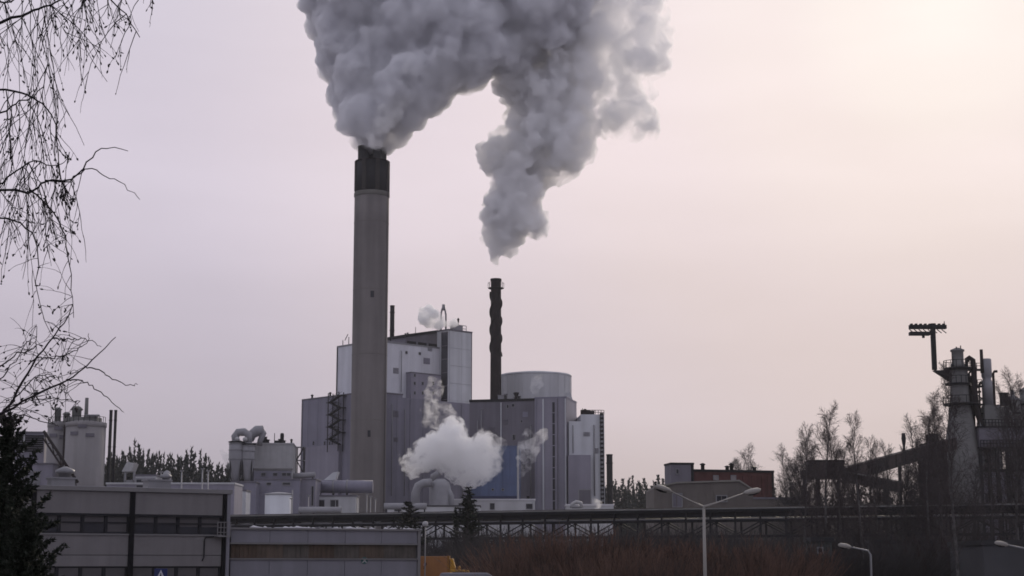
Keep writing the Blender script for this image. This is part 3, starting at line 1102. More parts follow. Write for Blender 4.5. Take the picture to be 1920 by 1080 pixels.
# ------------------------------------------------------------------ silos on the left
def left_silos():
    Y = 350.0
    for px0, px1, ptop, dy, lab in ((78, 128, 791, 4, 'pale concrete silo joined to the wider silo by a dark downpipe'), (122, 196, 793, 0, 'wider pale concrete silo beside the two thin black stacks')):
        X = (at(px0, 850, Y).x + at(px1, 850, Y).x) / 2
        r = halfw(px0, px1, 850, Y)
        zt = zat(ptop, Y)
        o = thing('concrete_silo', (X, Y + dy, 0), lab, 'silo')
        c = (X, Y + dy, 0)
        MB().lathe(c, [(r, 0), (r, zt - 1)], 48).build('shell', CONC_L, o)
        MB().lathe(c, [(r, zt - .998), (r * 1.03, zt - .9), (r * 1.03, zt), (r * .6, zt + .4)], 48).build('roof_slab', CONC_L, o)
        for q, pz in ((-1.9, 815), (-1.1, 818), (-1.5, 802)):
            z = zat(pz, Y)
            m_ = MB().box(-.9, .9, -.12, .05, -.35, .35).build('vent_grille', CLAD_D, None)
            m_.parent = o
            m_.location = (r * math.cos(q), r * math.sin(q), z)
            m_.rotation_euler = (0, 0, q + math.pi / 2)
        MB().tube([(X + (r - .1) * math.cos(q), Y + dy + (r - .1) * math.sin(q), zt + 1.2) for q in np.linspace(math.pi, 2 * math.pi, 30)], .05, 4).build('hand_rail', DARK, o)
        for k in range(12):
            q = math.pi * (1 + k / 11)
            MB().box(X + (r - .1) * math.cos(q) - .05, X + (r - .1) * math.cos(q) + .05, Y + dy + (r - .1) * math.sin(q) - .05, Y + dy + (r - .1) * math.sin(q) + .05, zt, zt + 1.2).build('rail_post', DARK, o)
        if dy == 0:
            MB().box(X - r - .1, X - r + .5, Y - 1.6, Y - .9, 0, zt - .5).build('downpipe', RUST, o)
            p = at(161, 793, Y)
            MB().lathe((p.x, Y, 0), [(.45, zt), (.38, zat(746, Y))], 12).build('roof_stack', CONC_K, o)
            p = at(143, 793, Y)
            MB().lathe((p.x, Y, 0), [(1.0, zt + .3), (1.0, zat(770, Y)), (1.4, zat(768, Y)), (.7, zat(762, Y))], 16).build('roof_hopper', CONC_K, o)
            MB().box(p.x - 2.2, p.x + 5, Y - 2, Y + 2, zt + .3, zat(783, Y)).build('roof_house', CONC_K, o)
            MB().box(p.x + 2.5, p.x + 5.5, Y - 2.4, Y - 1.8, zat(783, Y) + .02, zat(779, Y)).build('roof_cabin', STEEL, o)
        else:
            for dx, h in ((-.6, 3.4), (1.3, 2.4)):
                MB().lathe((X + dx, Y + dy - 1, 0), [(.7, zt + .3), (.7, zt + h - .6), (.95, zt + h - .5), (.4, zt + h)], 14).build('roof_filter', CONC_K, o)
    # sloping belt gallery across the silos
    a, b = at(82, 808, Y - 9), at(146, 905, Y - 9)
    g = thing('belt_gallery', (b.x, Y - 9, 0), 'thin dark sloping gallery leaning across the concrete silos', 'conveyor')
    MB().tube([a, b], .3, 4).build('upper_chord', RUST, g)
    MB().tube([a + Vector((0, 0, -1.6)), b + Vector((0, 0, -1.6))], .2, 4).build('lower_chord', RUST, g)
    for i in range(9):
        p0, p1 = a.lerp(b, i / 9) + Vector((0, 0, -1.6 * (i % 2))), a.lerp(b, (i + 1) / 9) + Vector((0, 0, -1.6 * ((i + 1) % 2)))
        MB().tube([p0, p1], .1, 4).build('brace', RUST, g)
    # dark topped square block at the far left
    fr, root, zt = low_block(20, 80, 812, 356, 'grey block with a dark louvred top storey left of the silos', CLAD_P, 4, 14, (), 'louvre_block')
    z1 = fr.z(55, 848)
    a, b = fr.s(31), fr.s(78)
    n = 8
    for i in range(n):
        za = z1 + (zt - z1 - .4) * i / n
        fr.mb().box(a, b, 0, .2, za + .1, za + (zt - z1 - .4) / n - .05).build('louvre', DARK, root)
    for px in (31, 42):
        fr.mb().box(fr.s(px - 1.2), fr.s(px + 1.2), 0, .35, z1, zt).build('column', CLAD_D if px < 40 else CLAD_E, root)
    low_block(50, 98, 871, 344, 'purple grey low block in front of the concrete silos', CLAD_P, 2, 8, ((66, 70, 888, 896),))
    simple_stack(205.5, 211.5, 769, 352, 0, 'thin black stack next to the wide silo, the nearer of the pair to it', DARK)
    simple_stack(214.5, 220, 769, 356, 0, 'thin black stack of the pair, on the side towards the forest', DARK)
    # small plant between silo and vessels
    Y = 340
    o = thing('roof_tank', (xat(240, Y), Y, 0), 'small white sloping hood on a steel stand beside the thin stacks', 'hood')
    MB().prism([at(228, 884, Y), at(246, 884, Y), at(252, 868, Y), at(238, 866, Y)], (0, 0, 0), (0, 4, 0)).build('hood', WHITE, o)
    for px in (229, 246):
        MB().box(xat(px, Y) - .2, xat(px, Y) + .2, Y + .5, Y + .9, 0, zat(884, Y)).build('leg', STEEL, o)
    MB().box(xat(229, Y), xat(246, Y), Y + .5, Y + 3, zat(906, Y), zat(900, Y)).build('deck', STEEL, o)
    o = thing('small_tank', (xat(309, Y), Y, 0), 'small domed pale tank standing before the spruce forest', 'tank')
    MB().lathe((xat(309, Y), Y, 0), [(1.0, 0), (1.0, zat(902, Y)), (.8, zat(888, Y)), (.65, zat(885, Y)), (.2, zat(882, Y))], 18).build('shell', PIPE, o)
    MB().box(xat(302, Y), xat(318, Y), Y - 1.2, Y + 1.2, zat(906, Y), zat(903, Y)).build('platform', STEEL, o)
    for i, (px, top) in enumerate(((298, 886), (337, 884), (376, 880), (387, 884), (268, 900))):
        m_ = thing('light_mast', (xat(px, 320), 320, 0), 'slim pale mast rising before the spruce forest', 'mast', 'masts before the forest')
        MB().tube([(xat(px, 320), 320, 0), (xat(px, 320), 320, zat(top, 320))], [.2, .13], 8).build('pole', PIPE, m_)
        MB().box(xat(px, 320) - .35, xat(px, 320) + .35, 319.8, 320.2, zat(top, 320), zat(top, 320) + .2).build('lamp_head', STEEL, m_)
    low_block(196, 440, 908, 330, 'long low grey shed below the spruce forest', CLAD_P, 0, 10, ((256, 286, 910, 914),), roofm=CLAD_E)
    low_block(250, 292, 893, 338, 'pale flat roofed shed with an open front before the forest', CLAD_E, -4, 6, ((256, 288, 899, 906),))


left_silos()


# ------------------------------------------------------------------ brick building and hall to the right
def brick_group():
    fr = Frame(1296, 300, 16)
    zt = fr.z(1310, 884)
    root = thing('brick_building', fr.o, 'dull red brick flat roofed building with a dark tower at its end', 'building')
    S = fr.s(1450)
    fr.mb().box(0, S, -12, 0, 0, zt).build('wall', BRICK, root)
    fr.mb().box(-.1, S + .15, -12.1, .2, zt, zt + .4).build('coping', DARK, root)
    fr.mb().box(S - .3, S + .1, -.4, .1, 0, zt).build('corner_trim', RUST, root)
    for px in (1395, 1412, 1430, 1441):
        fr.mb().box(fr.s(px) - .25, fr.s(px) + .25, 0, .18, 0, zt - .6).build('pilaster', BRICK, root)
    for px in (1342, 1375):
        win(fr, root, px - 4, px + 4, 892, 899, 0, mat('pale_pane', (0.22, 0.2, 0.2), .3))
    for px, h in ((1318, 1.3), (1364, .9), (1372, 1.4), (1415, .8)):
        vent(fr, root, fr.s(px, -2), -2, zt + .4, .35, h)
    f2 = Frame(1260, 297, 8)
    z2 = f2.z(1280, 871)
    t = thing('stair_tower', f2.o, 'dark grey square tower at the end of the brick building', 'tower')
    S = f2.s(1301)
    f2.mb().box(0, S, -5, 0, 0, z2).build('wall', CLAD_D, t)
    f2.mb().box(-.1, S + .1, -5.1, .12, z2, z2 + .35).build('coping', DARK, t)
    f2.mb().box(S - .5, S + .02, -.4, .05, 0, z2).build('corner_trim', DARK, t)
    win(f2, t, 1268, 1272, 880, 888)
    # hall with a shallow gable in front
    f3 = Frame(1226, 268, 0)
    h = thing('storage_hall', f3.o, 'grey brown hall with a low sloping roof in front of the brick building', 'building')
    pts = [(1226, 1000), (1226, 916), (1268, 907), (1386, 903), (1412, 920), (1412, 1000)]
    poly = []
    for a, b in pts:
        s, z = f3.hit(a, b)
        poly.append(f3.W(s, 0, 0 if b == 1000 else z))
    MB().prism(poly, (0, 0, 0), (0, 16, 0)).build('wall', HALL, h)
    for (a, b), (c, d) in zip(pts[1:4], pts[2:5]):
        s0, z0 = f3.hit(a, b)
        s1, z1 = f3.hit(c, d)
        MB().hexa([f3.W(s, dq, z + w) for w in (.02, .3) for dq in (-16, .3) for s, z in ((s0, z0), (s1, z1))]).build('roof', mat('hall_roof', (0.19, 0.18, 0.165), .8), h)
    for px in np.arange(1240, 1410, 14):
        s = f3.s(px)
        f3.mb().box(s - .06, s + .06, 0, .07, 0, f3.z(px, 921)).build('cover_strip', HALL, h)
    win(f3, h, 1262, 1278, 926, 950, 0.0, CLAD_D, 'door')
    win(f3, h, 1344, 1362, 930, 940)
    low_block(1400, 1500, 936, 290, 'plain grey low building behind the truss bridge near the bare trees', HALL, 0, 10)


brick_group()


# ------------------------------------------------------------------ lime kiln tower and conveyors at the right
def kiln_tower():
    Y = 300.0
    X = at(1802, 800, Y).x
    k = mpp(Y)
    z = lambda py: zat(py, Y, 1800)
    root = thing('kiln_tower', (X, Y, 0), 'flared concrete kiln tower with railed platforms and a crane boom', 'tower')
    prof = [(37 * k, 0), (36 * k, z(900)), (34 * k, z(860)), (31 * k, z(835)), (26 * k, z(805)), (21 * k, z(775)), (18 * k, z(757)), (17 * k, z(725)), (17 * k, z(690))]
    MB().lathe((X, Y, 0), prof, 40).build('shaft', CONC_K, root)
    hx = X - .5 * k
    MB().lathe((hx, Y, 0), [(14 * k, z(690)), (14 * k, z(683)), (11 * k, z(681)), (11 * k, z(660)), (13 * k, z(659)), (13 * k, z(656)), (3 * k, z(652))], 24).build('head', CONC_K, root)
    for py, r0, x0 in ((691, 27, 0), (720, 24, -2), (758, 34, 3)):
        cx = X + x0 * k
        MB().lathe((cx, Y, 0), [(15 * k, z(py + 3)), (r0 * k, z(py + 2)), (r0 * k, z(py - 1)), (15 * k, z(py - 1))], 28, cap=False).build('platform', DARK, root)
        me = MB().box(-.05, .05, -.05, .05, 0, 1.3).mesh('rail_post')
        me.materials.append(DARK)
        for j in range(16):
            q = 2 * math.pi * j / 16
            piece('rail_post', me, root, (cx - X + r0 * k * math.cos(q), r0 * k * math.sin(q), z(py - 1)))
        MB().tube([(cx + r0 * k * math.cos(q), Y + r0 * k * math.sin(q), z(py - 1) + 1.3) for q in np.linspace(0, 2 * math.pi, 29)], .06, 4, cap=False).build('hand_rail', DARK, root)
    for px, t, b, w in ((1786, 668, 691, .12), (1793, 650, 658, .1), (1801, 648, 656, .1), (1812, 672, 691, .3), (1822, 680, 700, .2)):
        q = at(px, t, Y - 1)
        MB().tube([(q.x, Y - 1, z(b)), q], w, 6).build('roof_pipe', DARK, root)
    # bracket and crane boom
    zb = z(693)
    MB().prism([at(1752, 694, Y), at(1788, 694, Y), at(1788, 715, Y), at(1780, 712, Y)], (0, 0, 0), (0, 1.6, 0)).build('bracket', DARK, root)
    MB().box(xat(1763, Y), xat(1771, Y), Y, Y + .9, zb, z(606)).build('boom_mast', DARK, root)
    x0, x1 = at(1706, 615, Y).x, at(1775, 615, Y).x
    MB().box(x0, x1, Y - .1, Y + 1.0, z(616), z(609)).build('boom', DARK, root)
    MB().box(x0, at(1744, 615, Y).x, Y - .3, Y + 1.2, z(628), z(622)).build('boom_trolley', DARK, root)
    for i in range(8):
        xa, xb = x0 + (x1 - x0) * i / 8, x0 + (x1 - x0) * (i + 1) / 8
        MB().tube([(xa, Y + .4, z(617)), (xb, Y + .4, z(624))], .09, 4).build('brace', DARK, root)
        MB().box(xa + .2, xa + .6, Y, Y + .8, z(609), z(606.5)).build('roller', DARK, root)
    MB().box(at(1730, 620, Y).x, at(1734, 620, Y).x, Y + .2, Y + .7, z(633), z(628)).build('hook_block', DARK, root)
    MB().tube([(x1 - .3, Y + .4, z(612)), (x1 - .3, Y + .4, z(602))], .08, 4).build('aerial', DARK, root)
    # curving duct down the right flank
    pts = [(1812, 676), (1818, 671), (1824, 675), (1826, 695), (1827, 730), (1829, 755), (1833, 775), (1839, 793), (1846, 812)]
    MB().tube([at(a, b, Y - 1.2) for a, b in pts], [.5] * 3 + [.55] * 6, 10).build('duct', RUST, root)
    # second tower to the right
    t2 = thing('cooler_tower', (xat(1864, Y), Y, 0), 'narrow steel tower linked to the kiln tower by gangways', 'tower')
    MB().box(xat(1856, Y), xat(1874, Y), Y - 1, Y + 1.5, 0, z(760)).build('frame', CONC_K, t2)
    MB().lathe((xat(1864.5, Y), Y, 0), [(10 * k, z(761)), (10 * k, z(716)), (7.5 * k, z(711)), (9.8 * k, z(706)), (9.8 * k, z(674)), (9 * k, z(673))], 20).build('drum', STEEL, t2)
    MB().tube([(xat(1855, Y), Y - .5, z(700)), (xat(1855, Y), Y - .5, z(656))], [.35, .3], 10).build('vent_pipe', RUST, t2)
    for py in (693, 724, 758):
        MB().box(xat(1822, Y), xat(1856, Y), Y - .5, Y + .7, z(py + 2), z(py - 1)).build('gangway', DARK, t2)
        for h in (6, 11):
            MB().box(xat(1828, Y), xat(1854, Y), Y - .55, Y - .47, z(py - h), z(py - h) + .1).build('hand_rail', DARK, t2)
        for px in (1828, 1836, 1845, 1853):
            MB().box(xat(px, Y) - .05, xat(px, Y) + .05, Y - .55, Y - .46, z(py), z(py - 11)).build('rail_post', DARK, t2)
    fr = Frame(1840, 297, 0)
    b = thing('kiln_house', fr.o, 'stepped dark grey plant house on columns beside the kiln tower', 'building')
    fr.mb().box(fr.s(1856), fr.s(1908), -6, -1, fr.z(1880, 803), fr.z(1880, 761)).build('upper_wall', CONC_K, b)
    fr.mb().box(fr.s(1840), fr.s(1990), -8, 0, fr.z(1880, 838), fr.z(1880, 802)).build('wall', CLAD_D, b)
    fr.mb().box(fr.s(1839), fr.s(1992), -8.2, .2, fr.z(1880, 802), fr.z(1880, 799)).build('coping', DARK, b)
    fr.mb().box(fr.s(1838), fr.s(1992), -8.2, .4, fr.z(1880, 841), fr.z(1880, 838)).build('deck', DARK, b)
    for px in (1842, 1858, 1874, 1893, 1912, 1935):
        fr.mb().box(fr.s(px) - .3, fr.s(px) + .3, -1, -.3, 0, fr.z(1880, 841)).build('column', DARK, b)
    for px in (1850, 1884, 1905):
        fr.mb().box(fr.s(px - 4), fr.s(px + 4), -4, -2, 0, fr.z(1880, 845)).build('bin', STEEL, b)
    fr.mb().box(fr.s(1842), fr.s(1990), -7, -1.2, 0, fr.z(1880, 884)).build('lower_wall', CLAD_P, b)
    fr.mb().box(fr.s(1840), fr.s(1990), -7, -.9, fr.z(1880, 884) + .01, fr.z(1880, 879)).build('deck', DARK, b)
    for px in (1850, 1862, 1876, 1891, 1904):
        win(fr, b, px - 2.5, px + 2.5, 925, 947, -1.2)
    MB().lathe((xat(1895, 293), 293, 0), [(.75, fr.z(1880, 765)), (.75, fr.z(1880, 744)), (.95, fr.z(1880, 743)), (.95, fr.z(1880, 741))], 14).build('roof_stack', RUST, b)
    for px, py in ((1848, 790), (1886, 757), (1910, 780)):
        fr.mb().box(fr.s(px - 3), fr.s(px + 3), -3, -1.3, fr.z(1880, 803), fr.z(1880, py)).build('roof_bin', STEEL, b)

    # silos, bins and risers crowding the right edge
    for px0, px1, top, lab in ((1898, 1926, 742, 'dark steel silo behind the stepped plant house'), (1926, 1968, 724, 'wider dark steel silo beyond the stepped plant house')):
        Xs, r = (xat(px0, 306) + xat(px1, 306)) / 2, (xat(px1, 306) - xat(px0, 306)) / 2
        so = thing('steel_silo', (Xs, 306, 0), lab, 'silo')
        zt_ = zat(top, 306)
        MB().lathe((Xs, 306, 0), [(r, 0), (r, zt_ - 1)], 24).build('shell', CONC_K, so)
        MB().lathe((Xs, 306, 0), [(r * 1.04, zt_ - 1), (r * 1.04, zt_ - .7), (r * .3, zt_), (r * .25, zt_ + 1)], 24).build('roof', STEEL, so)
        for q in (.3, .5, .7, .9):
            MB().lathe((Xs, 306, 0), [(r, zt_ * q), (r * 1.05, zt_ * q + .05), (r * 1.05, zt_ * q + .3), (r, zt_ * q + .35)], 24, cap=False).build('band', DARK, so)
    for px, top, w in ((1832, 700, .22), (1837, 726, .3), (1845, 738, .2), (1850, 720, .16), (1878, 700, .25)):
        MB().tube([(xat(px, Y), Y + .3, 0), (xat(px, Y), Y + .3, z(top)), (xat(px + 3, Y), Y + .3, z(top - 4)), (xat(px + 8, Y), Y + .3, z(top - 4))], w, 8).build('riser_pipe', RUST, t2)
    for a_, b_ in (((1826, 760), (1856, 735)), ((1856, 760), (1826, 735)), ((1826, 735), (1856, 700)), ((1838, 800), (1858, 762))):
        MB().tube([at(*a_, Y), at(*b_, Y)], .12, 5).build('brace', DARK, t2)
    for py in (775, 800, 830, 862):
        MB().box(xat(1826, Y), xat(1862, Y), Y - 1, Y + 1, z(py + 2), z(py)).build('gangway', DARK, t2)
    for px in (1866, 1876, 1886, 1900, 1911):
        fr.mb().tube([(fr.s(px), -3, fr.z(1880, 799)), (fr.s(px), -3, fr.z(1880, 788 - (px * 7) % 19))], .22, 8).build('vent_pipe', RUST, b)
    rail_line(fr, b, fr.s(1841), fr.s(1920), .1, fr.z(1880, 799), 1.2, 14, DARK, .06)
    rail_line(fr, b, fr.s(1841), fr.s(1920), .3, fr.z(1880, 838), 1.2, 14, DARK, .06)

    # conveyors
    Yc = 285
    def gal(name, x0, y0, x1, y1, h0, h1, lab):
        a, b_ = at(x0, y0, Yc), at(x1, y1, Yc)
        o = thing(name, (a.x, Yc, 0), lab, 'conveyor')
        mb = MB()
        k_ = mpp(Yc)
        mb.hexa([(p.x, Yc + d, p.z + w * hh) for w in (0, -1) for d in (-1.3, 1.3) for p, hh in ((a, h0 * k_), (b_, h1 * k_))])
        mb.build('gallery', BROWN, o)
        mb = MB()
        mb.hexa([(p.x, Yc + d, p.z + w) for w in (0.02, .25) for d in (-1.5, 1.5) for p in (a, b_)])
        mb.build('roof', mat('gallery_roof', (0.13, 0.12, 0.12), .7), o)
        n = 12
        for i in range(n):
            p = a.lerp(b_, (i + .5) / n)
            hh = (h0 + (h1 - h0) * (i + .5) / n) * k_
            MB().box(p.x - .06, p.x + .06, Yc - 1.4, Yc - 1.3, p.z - hh, p.z).build('cover_strip', RUST, o)
        return o, a, b_
    o, a, b_ = gal('conveyor_gallery', 1580, 879, 1790, 821, 28, 22, 'dark conveyor gallery climbing towards the kiln tower')
    for px, py in ((1610, 890), (1690, 868), (1728, 855), (1756, 848)):
        MB().box(xat(px, Yc) - .25, xat(px, Yc) + .25, Yc - .8, Yc - .4, 0, zat(py, Yc)).build('trestle', RUST, o)
    o, a, b_ = gal('conveyor_gallery', 1580, 886, 1690, 907, 16, 17, 'dark conveyor gallery sloping down from the transfer house')
    MB().box(xat(1660, Yc) - .25, xat(1660, Yc) + .25, Yc - .8, Yc - .4, 0, zat(915, Yc)).build('trestle', RUST, o)
    t = thing('transfer_house', (xat(1545, 282), 282, 0), 'brown boxy transfer house on stilts at the foot of the conveyors', 'building')
    MB().box(xat(1521, 282), xat(1585, 282), 281, 286, zat(897, 282), zat(866, 282)).build('wall', BROWN, t)
    MB().box(xat(1520, 282), xat(1586, 282), 280.8, 286.2, zat(866, 282), zat(863, 282)).build('roof', DARK, t)
    MB().box(xat(1509, 282), xat(1521, 282), 281.2, 285, zat(897, 282), zat(882, 282)).build('side_bay', BROWN, t)
    for px, w in ((1512, .2), (1537, .35), (1576, .25)):
        MB().box(xat(px, 282) - w, xat(px, 282) + w, 282, 282.6, 0, zat(897, 282)).build('stilt', RUST, t)
    # small black pipe above the gallery
    p = at(1695, 838, 287)
    q = thing('vent_pipe', (p.x, 287, 0), 'short black vent pipe standing up above the conveyor gallery', 'pipe')
    MB().lathe((p.x, 287, 0), [(.22, zat(870, 287)), (.22, zat(836, 287)), (.3, zat(832, 287)), (.42, zat(822, 287)), (.3, zat(812, 287))], 10).build('pipe', DARK, q)
    # brown machine house between conveyor and tower
    fr = Frame(1744, 288, 0)
    m_ = thing('machine_house', fr.o, 'rust brown machine house at the upper end of the conveyor gallery', 'building')
    fr.mb().box(0, fr.s(1778), -5, 0, 0, fr.z(1760, 832)).build('wall', BROWN, m_)
    fr.mb().box(-.1, fr.s(1779), -5.2, .2, fr.z(1760, 832), fr.z(1760, 830)).build('roof', DARK, m_)
    fr.mb().box(fr.s(1750), fr.s(1766), -4, -1, fr.z(1760, 830), fr.z(1760, 812)).build('roof_house', RUST, m_)
    win(fr, m_, 1752, 1760, 862, 876)


kiln_tower()
# ------------------------------------------------------------------ pipe bridge across the picture
def pipe_bridge():
    A = at(150, 973, 254.5); A.z = 0
    B = at(2060, 948, 192.0); B.z = 0
    Lh = (B - A).length
    rz = math.atan2(B.y - A.y, B.x - A.x)
    root = thing('pipe_bridge', A, 'long dark steel pipe bridge with braced trusses crossing in front of the mill', 'bridge')
    root.rotation_euler = (0, 0, rz)
    zt = 10.95

    def part(name, m, *boxes):
        mb = MB()
        for b in boxes:
            mb.box(*b)
        me = mb.mesh(name)
        me.materials.append(m)
        return piece(name, me, root)
    for d in (-1.3, 1.3):
        part('top_chord', DARK, (0, Lh, d - .16, d + .16, zt - .55, zt - .2))
        part('middle_chord', DARK, (0, Lh, d - .14, d + .14, zt - 1.75, zt - 1.45))
        part('bottom_chord', DARK, (0, Lh, d - .16, d + .16, zt - 3.75, zt - 3.45))
    part('deck', DARK, (0, Lh, -1.13, 1.13, zt - 1.15, zt - .62))
    # pipes, one part each
    for d, z, r, m in ((-1.0, zt - .12, .11, CONC_K), (-.35, zt - .05, .17, RUST), (.45, zt - .1, .18, CONC_K), (1.0, zt - .2, .16, RUST), (-.75, zt - 1.4, .1, PIPE), (.2, zt - 1.38, .2, STEEL)):
        me = MB().tube([(0, d, z), (Lh, d, z)], r, 8).mesh('pipe')
        me.materials.append(m)
        piece('pipe', me, root)
    step = 3.3
    n = int(Lh / step)
    post = MB().box(-.11, .11, -.1, .1, zt - 3.45, zt - .55).mesh('truss_post')
    post.materials.append(DARK)
    dl = math.hypot(step, 1.7)
    diag = MB().box(0, dl, -.07, .07, -.07, .07).mesh('truss_diagonal')
    diag.materials.append(DARK)
    ang_ = math.atan2(1.7, step)
    for i in range(n + 1):
        for d in (-1.3, 1.3):
            piece('truss_post', post, root, (i * step, d, 0))
    for i in range(n):
        for d in (-1.3, 1.3):
            if i % 2 == 0:
                piece('truss_diagonal', diag, root, (i * step, d, zt - 3.45), (0, -ang_, 0))
            else:
                piece('truss_diagonal', diag, root, (i * step, d, zt - 1.75), (0, ang_, 0))
    pm = MB().box(-.05, .05, -.05, .05, zt - .2, zt + .75).mesh('rail_post')
    pm.materials.append(DARK)
    # trestles
    for i in range(2, n, 4):
        for d in (-1.3, 1.3):
            part('trestle_leg', DARK, (i * step - .2, i * step + .2, d - .2, d + .2, -1.0, zt - 3.75))
        mb = MB()
        mb.tube([(i * step, -1.3, .5), (i * step, 1.3, 6.6)], .09, 4).tube([(i * step, 1.3, .5), (i * step, -1.3, 6.6)], .09, 4)
        me = mb.mesh('cross_brace')
        me.materials.append(DARK)
        piece('cross_brace', me, root)
    # thin crust of old snow along the walkway, in stretches
    rnd = random.Random(5)
    for i in range(26):
        s = rnd.uniform(0, Lh - 4)
        l = rnd.uniform(.8, 3.4)
        me = MB().tube([(s, -.72, zt - 1.2), (s + l * .5, -.72, zt - 1.16), (s + l, -.72, zt - 1.2)], [.05, .16, .05], 6).mesh('snow_patch')
        me.materials.append(SNOW)
        piece('snow_patch', me, root)


pipe_bridge()


# ------------------------------------------------------------------ office building and its annex
def office():
    fr = Frame(70, 116.5, 31)
    root = thing('office_building', fr.o, 'flat roofed concrete panel office with a strip of windows and black downpipes', 'building')
    zt = fr.z(250, 921)
    S0, S1 = fr.s(-75), fr.s(433)
    zp0 = fr.z(250, 964)                        # upper panel bottom
    zw0 = fr.z(250, 1001)                       # window strip bottom
    zl0 = fr.z(250, 1062)                       # lower panel bottom
    zg0 = zl0 - 1.7                             # ground floor sill
    fr.mb().box(S0, S1 - .02, -14, -.35, 0, zt - .05).build('core_wall', mat('office_core', (0.10, 0.10, 0.10), .8), root)
    fr.mb().box(S0, S1 + .1, -14.2, .18, zt - .04, zt + .26).build('coping', COPE, root)
    bays = [fr.s(p) for p in (-75, 66, 250, 423)]
    for a, b in zip(bays[:-1], bays[1:]):
        a2, b2 = a + .17, b - .17
        fr.mb().box(a2, b2, -.35, 0, zp0, zt - .06).build('panel', PANEL, root, .02)
        zm = fr.z(250, 1041)
        fr.mb().box(a2, b2, -.35, 0, zm + .015, zw0).build('panel', PANEL, root, .02)
        fr.mb().box(a2, b2, -.35, -.02, zl0, zm - .015).build('panel', PANEL, root, .02)
        fr.mb().box(a2, b2, -.35, 0, -.3, zg0).build('panel', PANEL, root, .02)
        # windows of both storeys
        n = 4
        rnd = random.Random(int(a * 10))
        for (z0, z1, up) in ((zw0, zp0, True), (zg0, zl0, False)):
            for i in range(n):
                q0, q1 = a2 + (b2 - a2) * i / n + .05, a2 + (b2 - a2) * (i + 1) / n - .05
                w = fr.mb().box(q0, q1, -.34, -.22, z0, z1).build('window', GLASS, root)
                zmid = z0 + (z1 - z0) * .55
                fm = fr.mb()
                fm.box(q0 - .05, q0 + .05, -.3, -.12, z0, z1).box(q1 - .05, q1 + .05, -.3, -.12, z0, z1)
                fm.box(q0 + .05, q1 - .05, -.3, -.13, z1 - .08, z1).box(q0 + .05, q1 - .05, -.3, -.13, z0, z0 + .08)
                fm.box(q0 + .05, q1 - .05, -.3, -.14, zmid - .05, zmid + .05)
                fm.build('frame', mat('window_frame_dark', (0.02, 0.02, 0.024), .8, spec=.1), w)
                # blinds drawn to different heights behind the glass line
                if rnd.random() < .75:
                    zb = z1 - (z1 - z0) * rnd.choice((.45, .45, .6, .9)) if up else z1 - (z1 - z0) * rnd.choice((.5, .8, .95))
                    fr.mb().box(q0 + .1, q1 - .1, -.215, -.2, zb, z1 - .1).build('blind', mat('blind_cloth', (0.085, 0.08, 0.085), .9), w)
        fr.mb().box(a2, b2, -.05, .1, zw0 - .1, zw0 - .003).build('window_sill', COPE, root)
        fr.mb().box(a2, b2, -.3, .02, zp0 - .16, zp0 - .003).build('window_head', mat('window_frame_dark', (0.02, 0.02, 0.024), .8, spec=.1), root)
    for px, w in ((66, .13), (250, .19), (423, .13)):
        s = fr.s(px)
        fr.mb().box(s - w, s + w, -.33, .12, -.3, zt - .07).build('downpipe', mat('black_downpipe', (0.008, 0.008, 0.010), .9, spec=.08), root)
    s = fr.s(429.5)
    fr.mb().box(s - .12, S1, -.36, .1, -.3, zt - .05).build('corner_trim', ANNEX, root)
    # light steel balcony with cage
    sa, sb = fr.s(404), fr.s(428)
    z0, z1 = fr.z(415, 1007), fr.z(415, 979)
    fr.mb().box(sa, sb, .05, .8, z0, z0 + .1).build('balcony_floor', COPE, root)
    for t in np.linspace(0, 1, 5):
        q = sa + (sb - sa) * t
        fr.mb().box(q - .025, q + .025, .74, .79, z0 + .1, z1).build('balcony_bar', COPE, root)
    for t in (.3, .62, .97):
        z = z0 + (z1 - z0) * t
        fr.mb().box(sa, sb, .79, .83, z - .025, z + .025).build('balcony_rail', COPE, root)
    # curved overflow pipe under the balcony
    q = fr.s(386)
    mb = fr.mb().tube([(fr.s(404), .1, z0 + .03), (q + .1, .1, z0 - .02), (q, .1, z0 - .25), (q, .1, fr.z(386, 1045)), (q - .15, .12, fr.z(386, 1052))], .05, 8)
    mb.build('overflow_pipe', DARK, root)
    # roof plant
    roof_clutter(fr, root, fr.s(110), fr.s(400), -9, -5, zt + .26, 5, 21, STEEL)
    p = fr.W(fr.s(95), -.01, 0)
    # thin snow strip on the roof
    fr.mb().box(fr.s(90), fr.s(400), -1.6, -.2, zt + .262, zt + .3).build('snow_strip', mat('grey_snow', (0.36, 0.36, 0.38), .9), root)
    return fr


OF = office()


